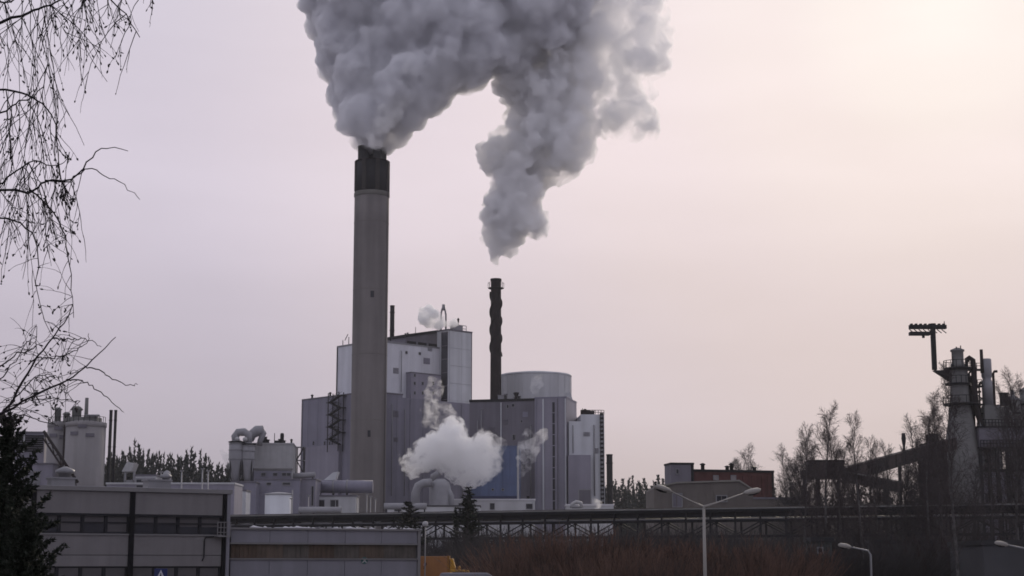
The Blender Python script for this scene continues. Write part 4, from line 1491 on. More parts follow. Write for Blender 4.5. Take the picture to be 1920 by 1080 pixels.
def annex():
    fr = Frame(431, OF.W(OF.s(431), 0, 0).y + .6, 26)
    root = thing('annex_hall', fr.o, 'lower pale annex with a brown wooden band beside the office', 'building')
    zt = fr.z(600, 993)
    S1 = fr.s(789)
    zb1, zb0 = fr.z(600, 1021), fr.z(600, 1047)
    fr.mb().box(0.3, S1 - .1, -10, -.3, 0, zt - .1).build('core_wall', mat('office_core', (0.10, 0.10, 0.10), .8), root)
    n = 5
    for k in range(n):
        a, b = .1 + (S1 - .35) * k / n, .1 + (S1 - .35) * (k + 1) / n
        fr.mb().box(a + .012, b - .012, -.3, 0, zb1 + .12, zt - .05).build('panel', ANNEX, root, .015)
        fr.mb().box(a + .012, b - .012, -.3, 0, -.3, zb0 - .1).build('panel', ANNEX, root, .015)
    fr.mb().box(0, S1, -.3, .12, zb1, zb1 + .115).build('ledge', COPE, root)
    fr.mb().box(0, S1, -.3, .12, zb0 - .095, zb0).build('ledge', COPE, root)
    fr.mb().box(-.05, S1 + .05, -10.1, .15, zt - .04, zt + .1).build('coping', COPE, root)
    fr.mb().box(S1 - .24, S1, -.35, .1, -.3, zt - .045).build('corner_trim', COPE, root)
    # wooden boards of the band, one by one
    m = 44
    rnd = random.Random(3)
    woods = [WOOD, mat('brown_wood_pale', (0.10, 0.075, 0.058), .8, .3, 1.2, .3), mat('brown_wood_grey', (0.085, 0.075, 0.066), .8, .3, 1.2, .3)]
    cur = woods[0]
    for k in range(m):
        a, b = .15 + (S1 - .45) * k / m, .15 + (S1 - .45) * (k + 1) / m
        if k % 6 == 0:
            cur = rnd.choice(woods)
        e = rnd.uniform(0, .015)
        fr.mb().box(a + .008, b - .008, -.3, -.16 + e, zb0 + .01, zb1 - .01).build('board', cur, root)
    # ragged crust of snow on the roof edge
    for k in range(34):
        a = rnd.uniform(0, S1 - .8)
        w = rnd.uniform(.2, .9)
        h = rnd.uniform(.03, .14)
        fr.mb().tube([(a, -.1, zt + .1), (a + w * .4, -.1, zt + .1 + h * .4), (a + w, -.1, zt + .1)], [.03, h, .03], 6).build('snow_patch', SNOW, root)
    # round emblem plate with a white cross
    s, z = fr.hit(683, 1051)
    e = thing('round_sign', fr.W(s, .05, z), 'small round teal sign with a white cross on the annex wall', 'sign')
    M0 = fr.M
    mb = fr.mb().tube([(s, .0, z), (s, .06, z)], .27, 20)
    mb.build('disc', mat('teal_paint', (0.02, 0.075, 0.075), .5), e)
    for sg in (-1, 1):
        mb = fr.mb()
        mb.hexa([(s + dx + sg * dz, d, z + dz) for dz in (-.17, .17) for d in (.061, .075) for dx in (-.055, .055)])
        mb.build('cross_bar', WHITE, e)
    # small ball lamp on a post at the roof's corner
    s, z = fr.hit(788.5, 983)
    l = thing('globe_lamp', fr.W(S1 + .3, .3, 0), 'pale globe lamp on a post at the corner of the annex', 'lamp')
    p = fr.W(S1 + .3, .3, 0)
    MB().tube([(p.x, p.y, 0), (p.x, p.y, z - .2)], .05, 8).build('post', COPE, l)
    MB().lathe((p.x, p.y, z - .2), [(.08, 0), (.2, .08), (.24, .22), (.2, .36), (.06, .44)], 16).build('globe', WHITE, l)
    return fr


AN = annex()


# ------------------------------------------------------------------ road sign before the office
def road_sign():
    Y = 84.0
    c = at(302, 1066, Y)
    w = .33
    zt = c.z
    o = thing('road_sign', (c.x, Y, ground_z(c.x, Y)), 'blue square crossing sign with a white triangle before the office windows', 'sign')
    MB().tube([(c.x, Y + .05, ground_z(c.x, Y) - .2), (c.x, Y + .05, zt)], .035, 10).build('post', STEEL, o)
    MB().box(c.x - w, c.x + w, Y - .02, Y, zt - 2 * w, zt).build('plate', mat('sign_blue', (0.012, 0.02, 0.09), .4, .1), o)
    z0 = zt - 2 * w
    MB().prism([(c.x - w * .72, Y - .026, z0 + .1), (c.x + w * .72, Y - .026, z0 + .1), (c.x, Y - .026, zt - .06)], (0, 0, 0), (0, .004, 0)).build('triangle_mark', mat('sign_white', (0.45, 0.45, 0.5), .4, .1), o)
    mb = MB()
    Yf = Y - .032
    dk = mat('sign_black', (0.015, 0.015, 0.03), .4, .1)
    mb.prism([(c.x - .03, Yf, z0 + .36), (c.x + .03, Yf, z0 + .36), (c.x + .05, Yf, z0 + .24), (c.x + .13, Yf, z0 + .12), (c.x + .08, Yf, z0 + .12), (c.x, Yf, z0 + .2), (c.x - .09, Yf, z0 + .12), (c.x - .14, Yf, z0 + .12), (c.x - .05, Yf, z0 + .24)], (0, 0, 0), (0, .004, 0))
    mb.tube([(c.x, Yf, z0 + .40), (c.x, Yf + .004, z0 + .40)], .032, 12)
    mb.build('walker_mark', dk, o)
    # post with white collar next to it
    q = at(291, 1063, Y - 3)


road_sign()


# ------------------------------------------------------------------ street lamps
LAMP_H = mat('lamp_grey', (0.26, 0.245, 0.23), .6, .1, .5)


def lamp_head(mbname, root, a, b, w=.2):
    """a long tapered lantern from the arm's end a to its tip b"""
    d = (b - a)
    pts = [a, a + d * .15, a + d * .5, a + d * .85, b]
    MB().tube(pts, [w * .35, w * .75, w, w * .85, w * .3], 12).build('lantern', LAMP_H, root)
    n = d.normalized()
    dn = Vector((0, 0, -1))
    MB().tube([a + d * .3 + dn * w * .62, a + d * .6 + dn * w * .7, a + d * .88 + dn * w * .55], [w * .5, w * .62, w * .45], 10).build('lens', DARK, root)


def double_lamp():
    Y = 104.0
    top = at(1319.5, 951, Y)
    o = thing('street_lamp', (top.x, Y, ground_z(top.x, Y)), 'tall grey street lamp with two long arms before the brown bushes', 'street lamp')
    MB().tube([(top.x, Y, -.3), (top.x, Y, 3), (top.x, Y, top.z)], [.125, .115, .085], 12).build('pole', LAMP_H, o)
    MB().lathe((top.x, Y, 0), [(.19, -.2), (.19, .9), (.13, 1.0)], 12).build('base', LAMP_H, o)
    L0 = at(1258, 921, Y - 1.5)
    R0 = at(1394, 925, Y + 1.5)
    MB().tube([top + Vector((0, 0, -.15)), top + Vector((-.05, 0, .05)), top.lerp(L0, .3), L0], [.085, .08, .05, .045], 8).build('arm', LAMP_H, o)
    MB().tube([top + Vector((0, 0, -.15)), top + Vector((.05, 0, .05)), top.lerp(R0, .3), R0], [.085, .08, .05, .045], 8).build('arm', LAMP_H, o)
    lamp_head('l', o, L0, at(1227, 911, Y - 2.2))
    lamp_head('l', o, R0, at(1426, 918, Y + 2.2))
    MB().tube([at(1229, 910, Y - 2.2), at(1228.5, 903, Y - 2.2)], .06, 6).build('sensor', DARK, o)


double_lamp()


def small_lamp(px, py, Y, sgn, lab):
    h = at(px, py, Y)
    o = thing('street_lamp', (h.x + sgn * 1.5, Y, ground_z(h.x, Y)), lab, 'street lamp')
    x = h.x + sgn * 1.5
    MB().tube([(x, Y, -.3), (x, Y, h.z - .5), (x - sgn * .15, Y, h.z - .25), (h.x + sgn * .35, Y, h.z - .05)], [.07, .06, .05, .04], 8).build('pole', STEEL, o)
    lamp_head('l', o, Vector((h.x + sgn * .4, Y, h.z - .06)), Vector((h.x - sgn * .35, Y, h.z + .08)), .15)


small_lamp(1583, 1024, 95, 1, 'single arm street lamp with a pale head low among the birches')
small_lamp(1877, 1020, 92, 1, 'single arm street lamp with a pale head before the grey shed roof')


# ------------------------------------------------------------------ vehicles at the lower edge
ORANGE = mat('orange_paint', (0.30, 0.135, 0.05), .5, .12, .8, .1)
YELLOW = mat('yellow_paint', (0.50, 0.27, 0.03), .45, .15, 1.0)
TYRE = mat('tyre_rubber', (0.015, 0.015, 0.016), .85)


def wheel(root, x, y, r, w, ax='y'):
    o = MB().tube([(x, y - w / 2, r), (x, y - w * .35, r), (x, y + w * .35, r), (x, y + w / 2, r)], [r * .93, r, r, r * .93], 24).build('wheel', TYRE, root)
    MB().tube([(x, y - w / 2 - .02, r), (x, y - w / 2 + .05, r)], r * .55, 16).build('rim', STEEL, o)


def box_truck():
    Y = 141.0
    x0, x1 = xat(789, Y, 1060), xat(841, Y, 1060)
    zt = zat(1043, Y)
    xc1 = xat(853, Y, 1060)
    o = thing('box_truck', (x0, Y, 0), 'orange box truck with a yellow cab guard parked past the annex', 'truck')
    MB().box(x0 - 3.2, x1, Y, Y + 2.45, 1.15, zt).build('cargo_box', ORANGE, o, .04)
    MB().box(x1 - .1, x1 + .06, Y - .04, Y + 2.5, 1.1, zt + .04).build('front_frame', mat('yellow_dark', (0.28, 0.13, 0.02), .5), o)
    MB().prism([(x1 + .08, Y + .1, 1.0), (x1 + 2.0, Y + .1, 1.0), (x1 + 2.0, Y + .1, 2.3), (x1 + 1.7, Y + .1, 3.3), (x1 + .08, Y + .1, 3.4)], (0, 0, 0), (0, 2.2, 0)).build('cab', YELLOW, o, .05)
    MB().prism([(x1 + .08, Y + .3, 3.41), (x1 + .6, Y + .3, 3.41), (x1 + .35, Y + .3, zt - .2), (x1 + .12, Y + .3, zt - .15)], (0, 0, 0), (0, 1.8, 0)).build('wind_deflector', YELLOW, o, .03)
    MB().box(x1 + .35, x1 + 1.5, Y + .06, Y + .1, 2.35, 3.15).build('side_window', GLASS, o)
    MB().lathe((x1 + .9, Y + .6, 3.36), [(.14, 0), (.14, .18), (.06, .28)], 12).build('beacon', YELLOW, o)
    MB().box(x0 - 3.2, x1 + 1.9, Y + .3, Y + 2.1, .7, 1.1).build('chassis', DARK, o)
    for x in (x0 - 2, x0 - .9, x1 + 1.1):
        for y in (Y + .25, Y + 2.2):
            wheel(o, x, y, .5, .3)
    # dark logo leaf on the box side with a pale edge
    a = at(797, 1061, Y)
    mb = MB()
    mb.prism([(a.x - .14, Y - .012, a.z - .28), (a.x - .02, Y - .012, a.z - .2), (a.x + .14, Y - .012, a.z + .1), (a.x + .13, Y - .012, a.z + .3), (a.x + .02, Y - .012, a.z + .2), (a.x - .08, Y - .012, a.z)], (0, 0, 0), (0, .01, 0))
    mb.build('logo_mark', mat('logo_dark_red', (0.05, 0.012, 0.015), .5), o)
    mb = MB()
    mb.prism([(a.x - .16, Y - .008, a.z), (a.x - .06, Y - .008, a.z + .05), (a.x + .02, Y - .008, a.z + .28), (a.x - .1, Y - .008, a.z + .24)], (0, 0, 0), (0, .006, 0))
    mb.build('logo_edge', mat('logo_pink', (0.35, 0.2, 0.19), .5), o)


box_truck()


def van():
    Y = 112.0
    x0, x1 = xat(868, Y, 1075), xat(916, Y, 1075)
    zt = zat(1074, Y)
    o = thing('delivery_van', (x0, Y, 0), 'pale grey high roofed van right of the orange truck', 'van')
    prof = [(x0 - 1.6, .45), (x1 + 1.9, .45), (x1 + 1.95, 1.1), (x1 + 1.3, 1.45), (x1 + .3, zt - .25), (x1 - .1, zt), (x0 - 1.5, zt), (x0 - 1.62, zt - .3)]
    MB().prism([(x, Y, z) for x, z in prof], (0, 0, 0), (0, 2.0, 0)).build('body', ANNEX, o, .08)
    MB().prism([(x1 - .3, Y - .006, 1.5), (x1 + 1.1, Y - .006, 1.5), (x1 + .25, Y - .006, zt - .5), (x1 - .3, Y - .006, zt - .5)], (0, 0, 0), (0, .02, 0)).build('side_window', GLASS, o)
    MB().box(x1 + .05, x1 + .08, Y - .012, Y, .6, zt - .3).build('door_seam', DARK, o)
    for x in (x0 - .6, x1 + 1.1):
        for y in (Y + .15, Y + 1.85):
            wheel(o, x, y, .36, .24)


van()

# grey shed at the lower right and a dark parked shelter among the trees
low_block(1842, 2060, 1022, 118, 'grey flat shed among the trees at the right under the bridge', mat('shed_grey', (0.06, 0.06, 0.066), .85, .15), 0, 9, (), roofm=mat('shed_roof', (0.03, 0.03, 0.033), .8))
low_block(1523, 1556, 1016, 128, 'small green grey hut between the birch trunks', mat('hut_grey', (0.075, 0.082, 0.08), .85, .15), 0, 3, ((1534, 1541, 1028, 1036),), name='small_hut', roofm=mat('shed_roof', (0.03, 0.03, 0.033), .8))
low_block(1640, 1740, 1020, 150, 'dark low garage behind the birch trunks', mat('garage_dark', (0.06, 0.06, 0.062), .85, .15), 0, 6, (), name='garage', roofm=mat('shed_roof', (0.03, 0.03, 0.033), .8))
# ------------------------------------------------------------------ steam
def steam_mat(name, dmin, dmax, nscale, lo, hi, col=(0.945, 0.945, 0.955), aniso=0.25, thin=None):
    m = bpy.data.materials.new(name)
    m.use_nodes = True
    N, L = m.node_tree.nodes, m.node_tree.links
    N.remove(N['Principled BSDF'])
    out = N['Material Output']
    v = N.new('ShaderNodeVolumePrincipled')
    v.inputs['Color'].default_value = (*col, 1)
    v.inputs['Anisotropy'].default_value = aniso
    g = N.new('ShaderNodeNewGeometry')
    nz = N.new('ShaderNodeTexNoise')
    nz.inputs['Scale'].default_value = nscale
    nz.inputs['Detail'].default_value = 3.5
    nz.inputs['Roughness'].default_value = 0.6
    nz.inputs['Distortion'].default_value = 0.6
    L.new(g.outputs['Position'], nz.inputs['Vector'])
    mr = N.new('ShaderNodeMapRange')
    mr.interpolation_type = 'SMOOTHSTEP'
    mr.inputs[1].default_value, mr.inputs[2].default_value = lo, hi
    mr.inputs[3].default_value, mr.inputs[4].default_value = dmin, dmax
    L.new(nz.outputs[0], mr.inputs[0])
    d = mr.outputs[0]
    if thin:                                    # the plume thins out downwind: (axis vector, from, to, factor there)
        ax, f0, f1, k = thin
        dp = N.new('ShaderNodeVectorMath')
        dp.operation = 'DOT_PRODUCT'
        dp.inputs[1].default_value = ax
        L.new(g.outputs['Position'], dp.inputs[0])
        m2 = N.new('ShaderNodeMapRange')
        m2.interpolation_type = 'SMOOTHSTEP'
        m2.inputs[1].default_value, m2.inputs[2].default_value = f0, f1
        m2.inputs[3].default_value, m2.inputs[4].default_value = 1.0, k
        L.new(dp.outputs['Value'], m2.inputs[0])
        mm = N.new('ShaderNodeMath')
        mm.operation = 'MULTIPLY'
        L.new(d, mm.inputs[0])
        L.new(m2.outputs[0], mm.inputs[1])
        d = mm.outputs[0]
    L.new(d, v.inputs['Density'])
    L.new(v.outputs[0], out.inputs['Volume'])
    return m


def inside(poly, x, y):
    c = False
    n = len(poly)
    for i in range(n):
        (x0, y0), (x1, y1) = poly[i], poly[(i + 1) % n]
        if (y0 > y) != (y1 > y) and x < (x1 - x0) * (y - y0) / (y1 - y0) + x0:
            c = not c
    return c


def edge_dist(poly, x, y):
    best = 1e9
    n = len(poly)
    for i in range(n):
        (x0, y0), (x1, y1) = poly[i], poly[(i + 1) % n]
        dx, dy = x1 - x0, y1 - y0
        t = max(0, min(1, ((x - x0) * dx + (y - y0) * dy) / (dx * dx + dy * dy + 1e-9)))
        best = min(best, math.hypot(x - x0 - t * dx, y - y0 - t * dy))
    return best


_ico = bmesh.new()
bmesh.ops.create_icosphere(_ico, subdivisions=2, radius=1.0)
ICO_V = np.array([v.co[:] for v in _ico.verts])
ICO_F = np.array([[v.index for v in f.verts] for f in _ico.faces])
_ico.free()


def keep_skin(em):
    # only the outer skin counts: drop closed pockets between the balls
    bm = bmesh.new()
    bm.from_mesh(em)
    seen, comps = set(), []
    for v0 in bm.verts:
        if v0.index in seen:
            continue
        stack, comp = [v0], []
        seen.add(v0.index)
        while stack:
            v_ = stack.pop()
            comp.append(v_)
            for e_ in v_.link_edges:
                w_ = e_.other_vert(v_)
                if w_.index not in seen:
                    seen.add(w_.index)
                    stack.append(w_)
        comps.append(comp)
    comps.sort(key=len, reverse=True)
    drop = []
    for c_ in comps[1:]:
        vol = 0.0
        for f_ in {f_ for v_ in c_ for f_ in v_.link_faces}:
            vv = [v_.co for v_ in f_.verts]
            for i_ in range(1, len(vv) - 1):
                vol += vv[0].dot(vv[i_].cross(vv[i_ + 1]))
        if vol <= 0 or len(c_) < 60:
            drop += c_
    bmesh.ops.delete(bm, geom=drop, context='VERTS')
    bm.to_mesh(em)
    bm.free()


def plume(name, poly, Y, label, mt, seed, n=260, rmax=60, rmin=6, depth=.8, voxel=1.0, bumps=((9, 2.2), (4, 1.0), (1.8, .45)), extra=(), group=None, step=None):
    """billowing body: balls packed inside the outline (photograph pixels turned to metres at distance Y), given depth, melted together and roughened"""
    rnd = random.Random(seed)
    xs, ys = [p[0] for p in poly], [p[1] for p in poly]
    balls = []
    tries = 0
    while len(balls) < n and tries < 20000:
        tries += 1
        x, y = rnd.uniform(min(xs), max(xs)), rnd.uniform(min(ys), max(ys))
        if not inside(poly, x, y):
            continue
        e = edge_dist(poly, x, y)
        if e < rmin * .6:
            continue
        r = min(e * .97, rmax) * rnd.uniform(.72, 1.0)
        if r < rmin:
            continue
        # thicker where the outline is wide
        dz = rnd.uniform(-1, 1) * max(0, min(e, rmax * 1.6)) * depth
        balls.append((x, y, dz, r))
    balls += [(e_[0], e_[1], e_[2] if len(e_) > 3 else 0, e_[-1]) for e_ in extra]
    k = mpp(Y)
    V, Fc = [], []
    for i, (x, y, dz, r) in enumerate(balls):
        c = at(x, y, Y + dz * k)
        sc_ = np.array([r * k * rnd.uniform(.9, 1.1), r * k * rnd.uniform(.9, 1.1), r * k * rnd.uniform(.85, 1.1)])
        V.append(ICO_V * sc_ + np.array(c))
        Fc.append(ICO_F + i * len(ICO_V))
    me = bpy.data.meshes.new('balls')
    me.from_pydata(np.concatenate(V).tolist(), [], np.concatenate(Fc).tolist())
    tmp = bpy.data.objects.new('balls', me)
    COL.objects.link(tmp)
    m = tmp.modifiers.new('r', 'REMESH')
    m.mode = 'VOXEL'
    m.voxel_size = voxel
    m2 = tmp.modifiers.new('s', 'SMOOTH')
    m2.factor = .5
    m2.iterations = 3
    dg = bpy.context.evaluated_depsgraph_get()
    em = bpy.data.meshes.new_from_object(tmp.evaluated_get(dg))
    tmp.modifiers.clear()
    keep_skin(em)
    tmp.data = em
    for i, (size, amp) in enumerate(bumps):
        tx = bpy.data.textures.new('billow', 'VORONOI')
        tx.distance_metric = 'DISTANCE_SQUARED'
        tx.noise_scale = size
        tx.noise_intensity = 1.0
        dm = tmp.modifiers.new('billow', 'DISPLACE')
        dm.texture = tx
        dm.texture_coords = 'LOCAL'
        dm.mid_level = 0.3
        dm.strength = -amp * 1.6
        tx = bpy.data.textures.new('curl', 'CLOUDS')
        tx.noise_scale = size * .8
        tx.noise_depth = 2
        dm = tmp.modifiers.new('curl', 'DISPLACE')
        dm.texture = tx
        dm.texture_coords = 'LOCAL'
        dm.mid_level = 0.5
        dm.strength = amp * 1.5
    m = tmp.modifiers.new('r', 'REMESH')          # weld what the roughening folded over itself
    m.mode = 'VOXEL'
    m.voxel_size = voxel * .9
    dg = bpy.context.evaluated_depsgraph_get()
    em = bpy.data.meshes.new_from_object(tmp.evaluated_get(dg))
    bpy.data.objects.remove(tmp)
    keep_skin(em)
    nv = len(em.vertices)
    co = np.empty(nv * 3); em.vertices.foreach_get('co', co); co = co.reshape(-1, 3)
    c = co.mean(axis=0)
    base = Vector((c[0], c[1], co[:, 2].min()))
    em.vertices.foreach_set('co', (co - np.array(base)).ravel())
    em.update()
    em.materials.clear()
    em.materials.append(mt)
    em.name = name
    o = bpy.data.objects.new(name, em)
    COL.objects.link(o)
    o.location = base
    tag(o, label, 'steam', group)
    return o


# main plume of the tall stack: bulges to both sides of the flues, leans right, goes on above the frame
P1 = [(680, 281), (655, 274), (634, 245), (624, 216), (628, 196), (606, 150), (594, 92), (570, 30), (546, -20), (545, -160), (700, -260), (1000, -270), (1190, -200),
      (1160, -60), (1112, 5), (1100, 55), (1050, 88), (1000, 122), (950, 146), (915, 163), (872, 180), (835, 206), (800, 226), (782, 248), (752, 266), (722, 281)]
PLUME1 = plume('steam_plume', P1, 450, 'huge dense grey steam plume rolling up from the tall concrete chimney', steam_mat('dense_steam', .12, .85, .11, .28, .6, (.955, .957, .973)), 1, n=900, rmax=52, rmin=5, depth=.95, voxel=.62,
      bumps=((15, 3.4), (7, 1.5), (3.2, .9), (1.5, .6)), extra=((808, 28, -75, 48), (820, 40, -40, 60), (795, 10, -60, 50), (685, 276, 9), (700, 275, 10), (714, 277, 9), (745, 262, 8), (650, 262, 9)))

bright = plume('bright_column', [(684, 279), (688, 250), (694, 224), (708, 188), (712, 150), (730, 112), (758, 94), (790, 100), (812, 122), (796, 150), (784, 180), (766, 208), (744, 234), (724, 260), (714, 279)], 437.0, '', steam_mat('bright_steam', .0, .6, .3, .36, .64, (.998, .998, .999), .3), 12, n=150, rmax=22, rmin=3, depth=.9, voxel=.5,
      bumps=((6, 1.4), (3, 1.0), (1.5, .5)))
for k_ in ('label', 'category'):
    if k_ in bright:
        del bright[k_]
bright.parent = PLUME1
bright.location = bright.location - PLUME1.location

P2 = [(922, 497), (910, 478), (908, 452), (914, 430), (900, 408), (906, 380), (912, 340), (900, 290), (912, 262), (945, 240), (955, 205), (918, 165), (930, 120), (990, 95), (1040, 60), (1080, 20), (1100, -60), (1225, -80),
      (1222, 0), (1215, 60), (1180, 110), (1150, 150), (1122, 200), (1116, 250), (1115, 300), (1085, 345), (1060, 335), (1030, 350), (1018, 380), (1036, 412), (1022, 442), (985, 446), (975, 480), (962, 496), (948, 478), (935, 488)]
PLUME2 = plume('steam_plume', P2, 456, 'lighter lumpy steam plume drifting right from the slim brown chimney', steam_mat('light_steam', .05, 1.1, .12, .3, .6, (.991, .991, .996), thin=((1, 0, 0), at(1030, 250, 456).x, at(1180, 100, 456).x, .14)), 2, n=620, rmax=34, rmin=4, depth=.95, voxel=.55,
      bumps=((11, 2.8), (5, 2.2), (2.4, 1.3), (1.1, .6)), extra=((928, 490, 6), (958, 488, 5)))
drift = plume('thinning_edge', [(1108, 200), (1120, 150), (1140, 100), (1170, 40), (1180, -70), (1245, -70), (1255, 10), (1272, 60), (1255, 100), (1276, 120), (1240, 150), (1232, 190), (1240, 235), (1226, 262), (1190, 278), (1150, 272), (1118, 246)], 458, '', steam_mat('thinning_steam', .0, .45, .13, .40, .64, (.98, .982, .99), .35), 13, n=200, rmax=34, rmin=4, depth=.9, voxel=.6,
      bumps=((9, 2.2), (4, 1.4), (2, .8)))
for k_ in ('label', 'category'):
    if k_ in drift:
        del drift[k_]
drift.parent = PLUME2
drift.location = drift.location - PLUME2.location

P3 = [(754, 898), (754, 862), (768, 838), (790, 816), (812, 804), (832, 784), (856, 780), (876, 792), (884, 812), (906, 806), (930, 816), (952, 824), (944, 850), (952, 866), (936, 892), (916, 902), (896, 916), (868, 918), (846, 906), (834, 890), (815, 880), (790, 884), (770, 902)]
plume('steam_cloud', P3, 400, 'bright white steam cloud billowing low before the blue hall', steam_mat('white_steam', .0, 1.2, .38, .40, .62, (.9995, .9995, .9995), .35, thin=((1, 0, 0), at(880, 850, 400).x, at(950, 850, 400).x, .16)), 3, n=380, rmax=26, rmin=2.5, depth=.8, voxel=.28,
      bumps=((5.0, 1.1), (2.2, .8), (1.1, .5), (.55, .2)))
WISP = steam_mat('wispy_steam', .0, .5, .4, .42, .68, (.985, .985, .99), .45)
plume('steam_wisp', [(790, 806), (786, 770), (794, 735), (800, 706), (818, 698), (834, 710), (832, 745), (848, 758), (862, 778), (858, 800), (832, 796), (815, 812)], 408, 'thin steam wisp rising before the windowed purple grey block', steam_mat('curling_wisp', .0, .42, .5, .48, .70, (.985, .985, .99), .45), 4, n=120, rmax=15, rmin=2.5, depth=.8, voxel=.4, bumps=((2.5, .6), (1.1, .3)))
plume('steam_wisp', [(970, 905), (964, 860), (970, 828), (984, 800), (1004, 806), (1030, 790), (1030, 826), (1012, 850), (1004, 874), (988, 888), (982, 934), (972, 930)], 418, 'thin curling steam wisp right of the blue hall', WISP, 5, n=70, rmax=10, rmin=2, depth=.8, voxel=.4, bumps=((2.5, .6), (1.1, .3)))
plume('steam_puff', [(780, 584), (788, 570), (808, 568), (824, 582), (838, 598), (862, 600), (864, 614), (832, 616), (806, 620), (786, 610)], LT.o.y - 1, 'pale steam puff drifting off the top of the panelled tower', steam_mat('puff_steam', .0, 1.6, .25, .36, .66, (.998, .998, .998)), 6, n=110, rmax=18, rmin=2.5, depth=.8, voxel=.45, bumps=((4, 1.0), (2, .6), (1, .3)))
plume('steam_puff', [(992, 728), (994, 708), (1006, 700), (1018, 706), (1022, 720), (1012, 732), (1004, 768), (996, 768), (998, 740)], 452, 'small white steam puff in front of the round tank', WISP, 7, n=50, rmax=9, rmin=2, depth=.8, voxel=.45, bumps=((2.5, .6), (1.1, .3)))
plume('steam_puff', [(1100, 950), (1102, 934), (1114, 932), (1128, 940), (1136, 950), (1118, 956)], 388, 'small white steam puff low beside the end building', WISP, 8, n=40, rmax=8, rmin=2, depth=.8, voxel=.35, bumps=((2, .4), (.9, .2)))
plume('steam_wisp', [(746, 872), (742, 850), (748, 842), (756, 862), (762, 880), (752, 884)], 404, 'faint steam wisp between the chimney foot and the white cloud', WISP, 9, n=30, rmax=6, rmin=1.6, depth=.8, voxel=.35, bumps=((2, .4), (.9, .2)))
plume('steam_wisp', [(404, 842), (420, 836), (432, 850), (438, 880), (424, 886), (414, 862)], 412, 'faint steam wisp hanging beside the twin vessels', steam_mat('faint_steam', .0, .2, .3, .35, .6), 10, n=30, rmax=9, rmin=2, depth=.8, voxel=.4, bumps=((2, .4), (.9, .2)))


# ------------------------------------------------------------------ faint winter haze over the whole place
def haze_box():
    m = bpy.data.materials.new('thin_haze')
    m.use_nodes = True
    N, L = m.node_tree.nodes, m.node_tree.links
    N.remove(N['Principled BSDF'])
    v = N.new('ShaderNodeVolumePrincipled')
    v.inputs['Color'].default_value = (0.93, 0.93, 0.97, 1)
    v.inputs['Density'].default_value = 0.00008
    v.inputs['Anisotropy'].default_value = 0.2
    L.new(v.outputs[0], N['Material Output'].inputs['Volume'])
    o = MB().box(-1650, 1650, -70, 1640, -4, 190).build('haze', m)
    tag(o, 'thin pale winter haze in the air over the whole mill', 'haze', None, 'stuff')


haze_box()
# ------------------------------------------------------------------ vegetation
def np_mesh(name, v, quads=None, tris=None, mt=None, smooth=False):
    me = bpy.data.meshes.new(name)
    nq = 0 if quads is None else len(quads)
    nt_ = 0 if tris is None else len(tris)
    me.vertices.add(len(v))
    me.vertices.foreach_set('co', np.asarray(v, dtype=np.float32).ravel())
    idx, start, tot = [], [], []
    if nq:
        idx.append(np.asarray(quads).ravel()); tot.append(np.full(nq, 4))
    if nt_:
        idx.append(np.asarray(tris).ravel()); tot.append(np.full(nt_, 3))
    idx = np.concatenate(idx).astype(np.int32)
    tot = np.concatenate(tot).astype(np.int32)
    me.loops.add(len(idx))
    me.loops.foreach_set('vertex_index', idx)
    me.polygons.add(len(tot))
    me.polygons.foreach_set('loop_start', np.concatenate([[0], np.cumsum(tot)[:-1]]).astype(np.int32))
    me.polygons.foreach_set('loop_total', tot)
    me.update(calc_edges=True)
    if smooth:
        me.polygons.foreach_set('use_smooth', [True] * len(tot))
    if mt:
        me.materials.append(mt)
    return me


def strands(P, R, k=3):
    """P: n polylines of m points, R: radii -> verts, quads of k-sided tapered tubes"""
    P, R = np.asarray(P, float), np.asarray(R, float)
    n, m, _ = P.shape
    T = np.empty_like(P)
    T[:, 1:-1] = P[:, 2:] - P[:, :-2]
    T[:, 0] = P[:, 1] - P[:, 0]
    T[:, -1] = P[:, -1] - P[:, -2]
    T /= np.linalg.norm(T, axis=2, keepdims=True) + 1e-9
    ref = np.where(np.abs(T[:, :1, 2:3]) > .8, np.array([1., .3, 0]), np.array([0, .2, 1.]))
    A = ref - T * (T * ref).sum(2, keepdims=True)
    A /= np.linalg.norm(A, axis=2, keepdims=True) + 1e-9
    B = np.cross(T, A)
    q = 2 * np.pi * np.arange(k) / k
    V = P[:, :, None] + (A[:, :, None] * np.cos(q)[None, None, :, None] + B[:, :, None] * np.sin(q)[None, None, :, None]) * R[:, :, None, None]
    base = (np.arange(n) * m * k)[:, None, None] + (np.arange(m - 1) * k)[None, :, None]
    j = np.arange(k)[None, None]
    j2 = (j + 1) % k
    Q = np.stack([base + j, base + j2, base + k + j2, base + k + j], axis=-1).reshape(-1, 4)
    return V.reshape(-1, 3), Q


def rvec(rng):
    v = rng.normal(size=3)
    return v / np.linalg.norm(v)


def shoot(rng, p, d, length, m=5, wob=.12, grav=0.0):
    pts = [np.array(p, float)]
    d = np.array(d, float)
    d /= np.linalg.norm(d)
    st = length / (m - 1)
    for i in range(m - 1):
        d = d + rvec(rng) * wob + np.array([0, 0, grav])
        d /= np.linalg.norm(d)
        pts.append(pts[-1] + d * st)
    return np.array(pts), d


def along(pts, t):
    f = t * (len(pts) - 1)
    i = min(int(f), len(pts) - 2)
    return pts[i] + (pts[i + 1] - pts[i]) * (f - i), pts[i + 1] - pts[i]


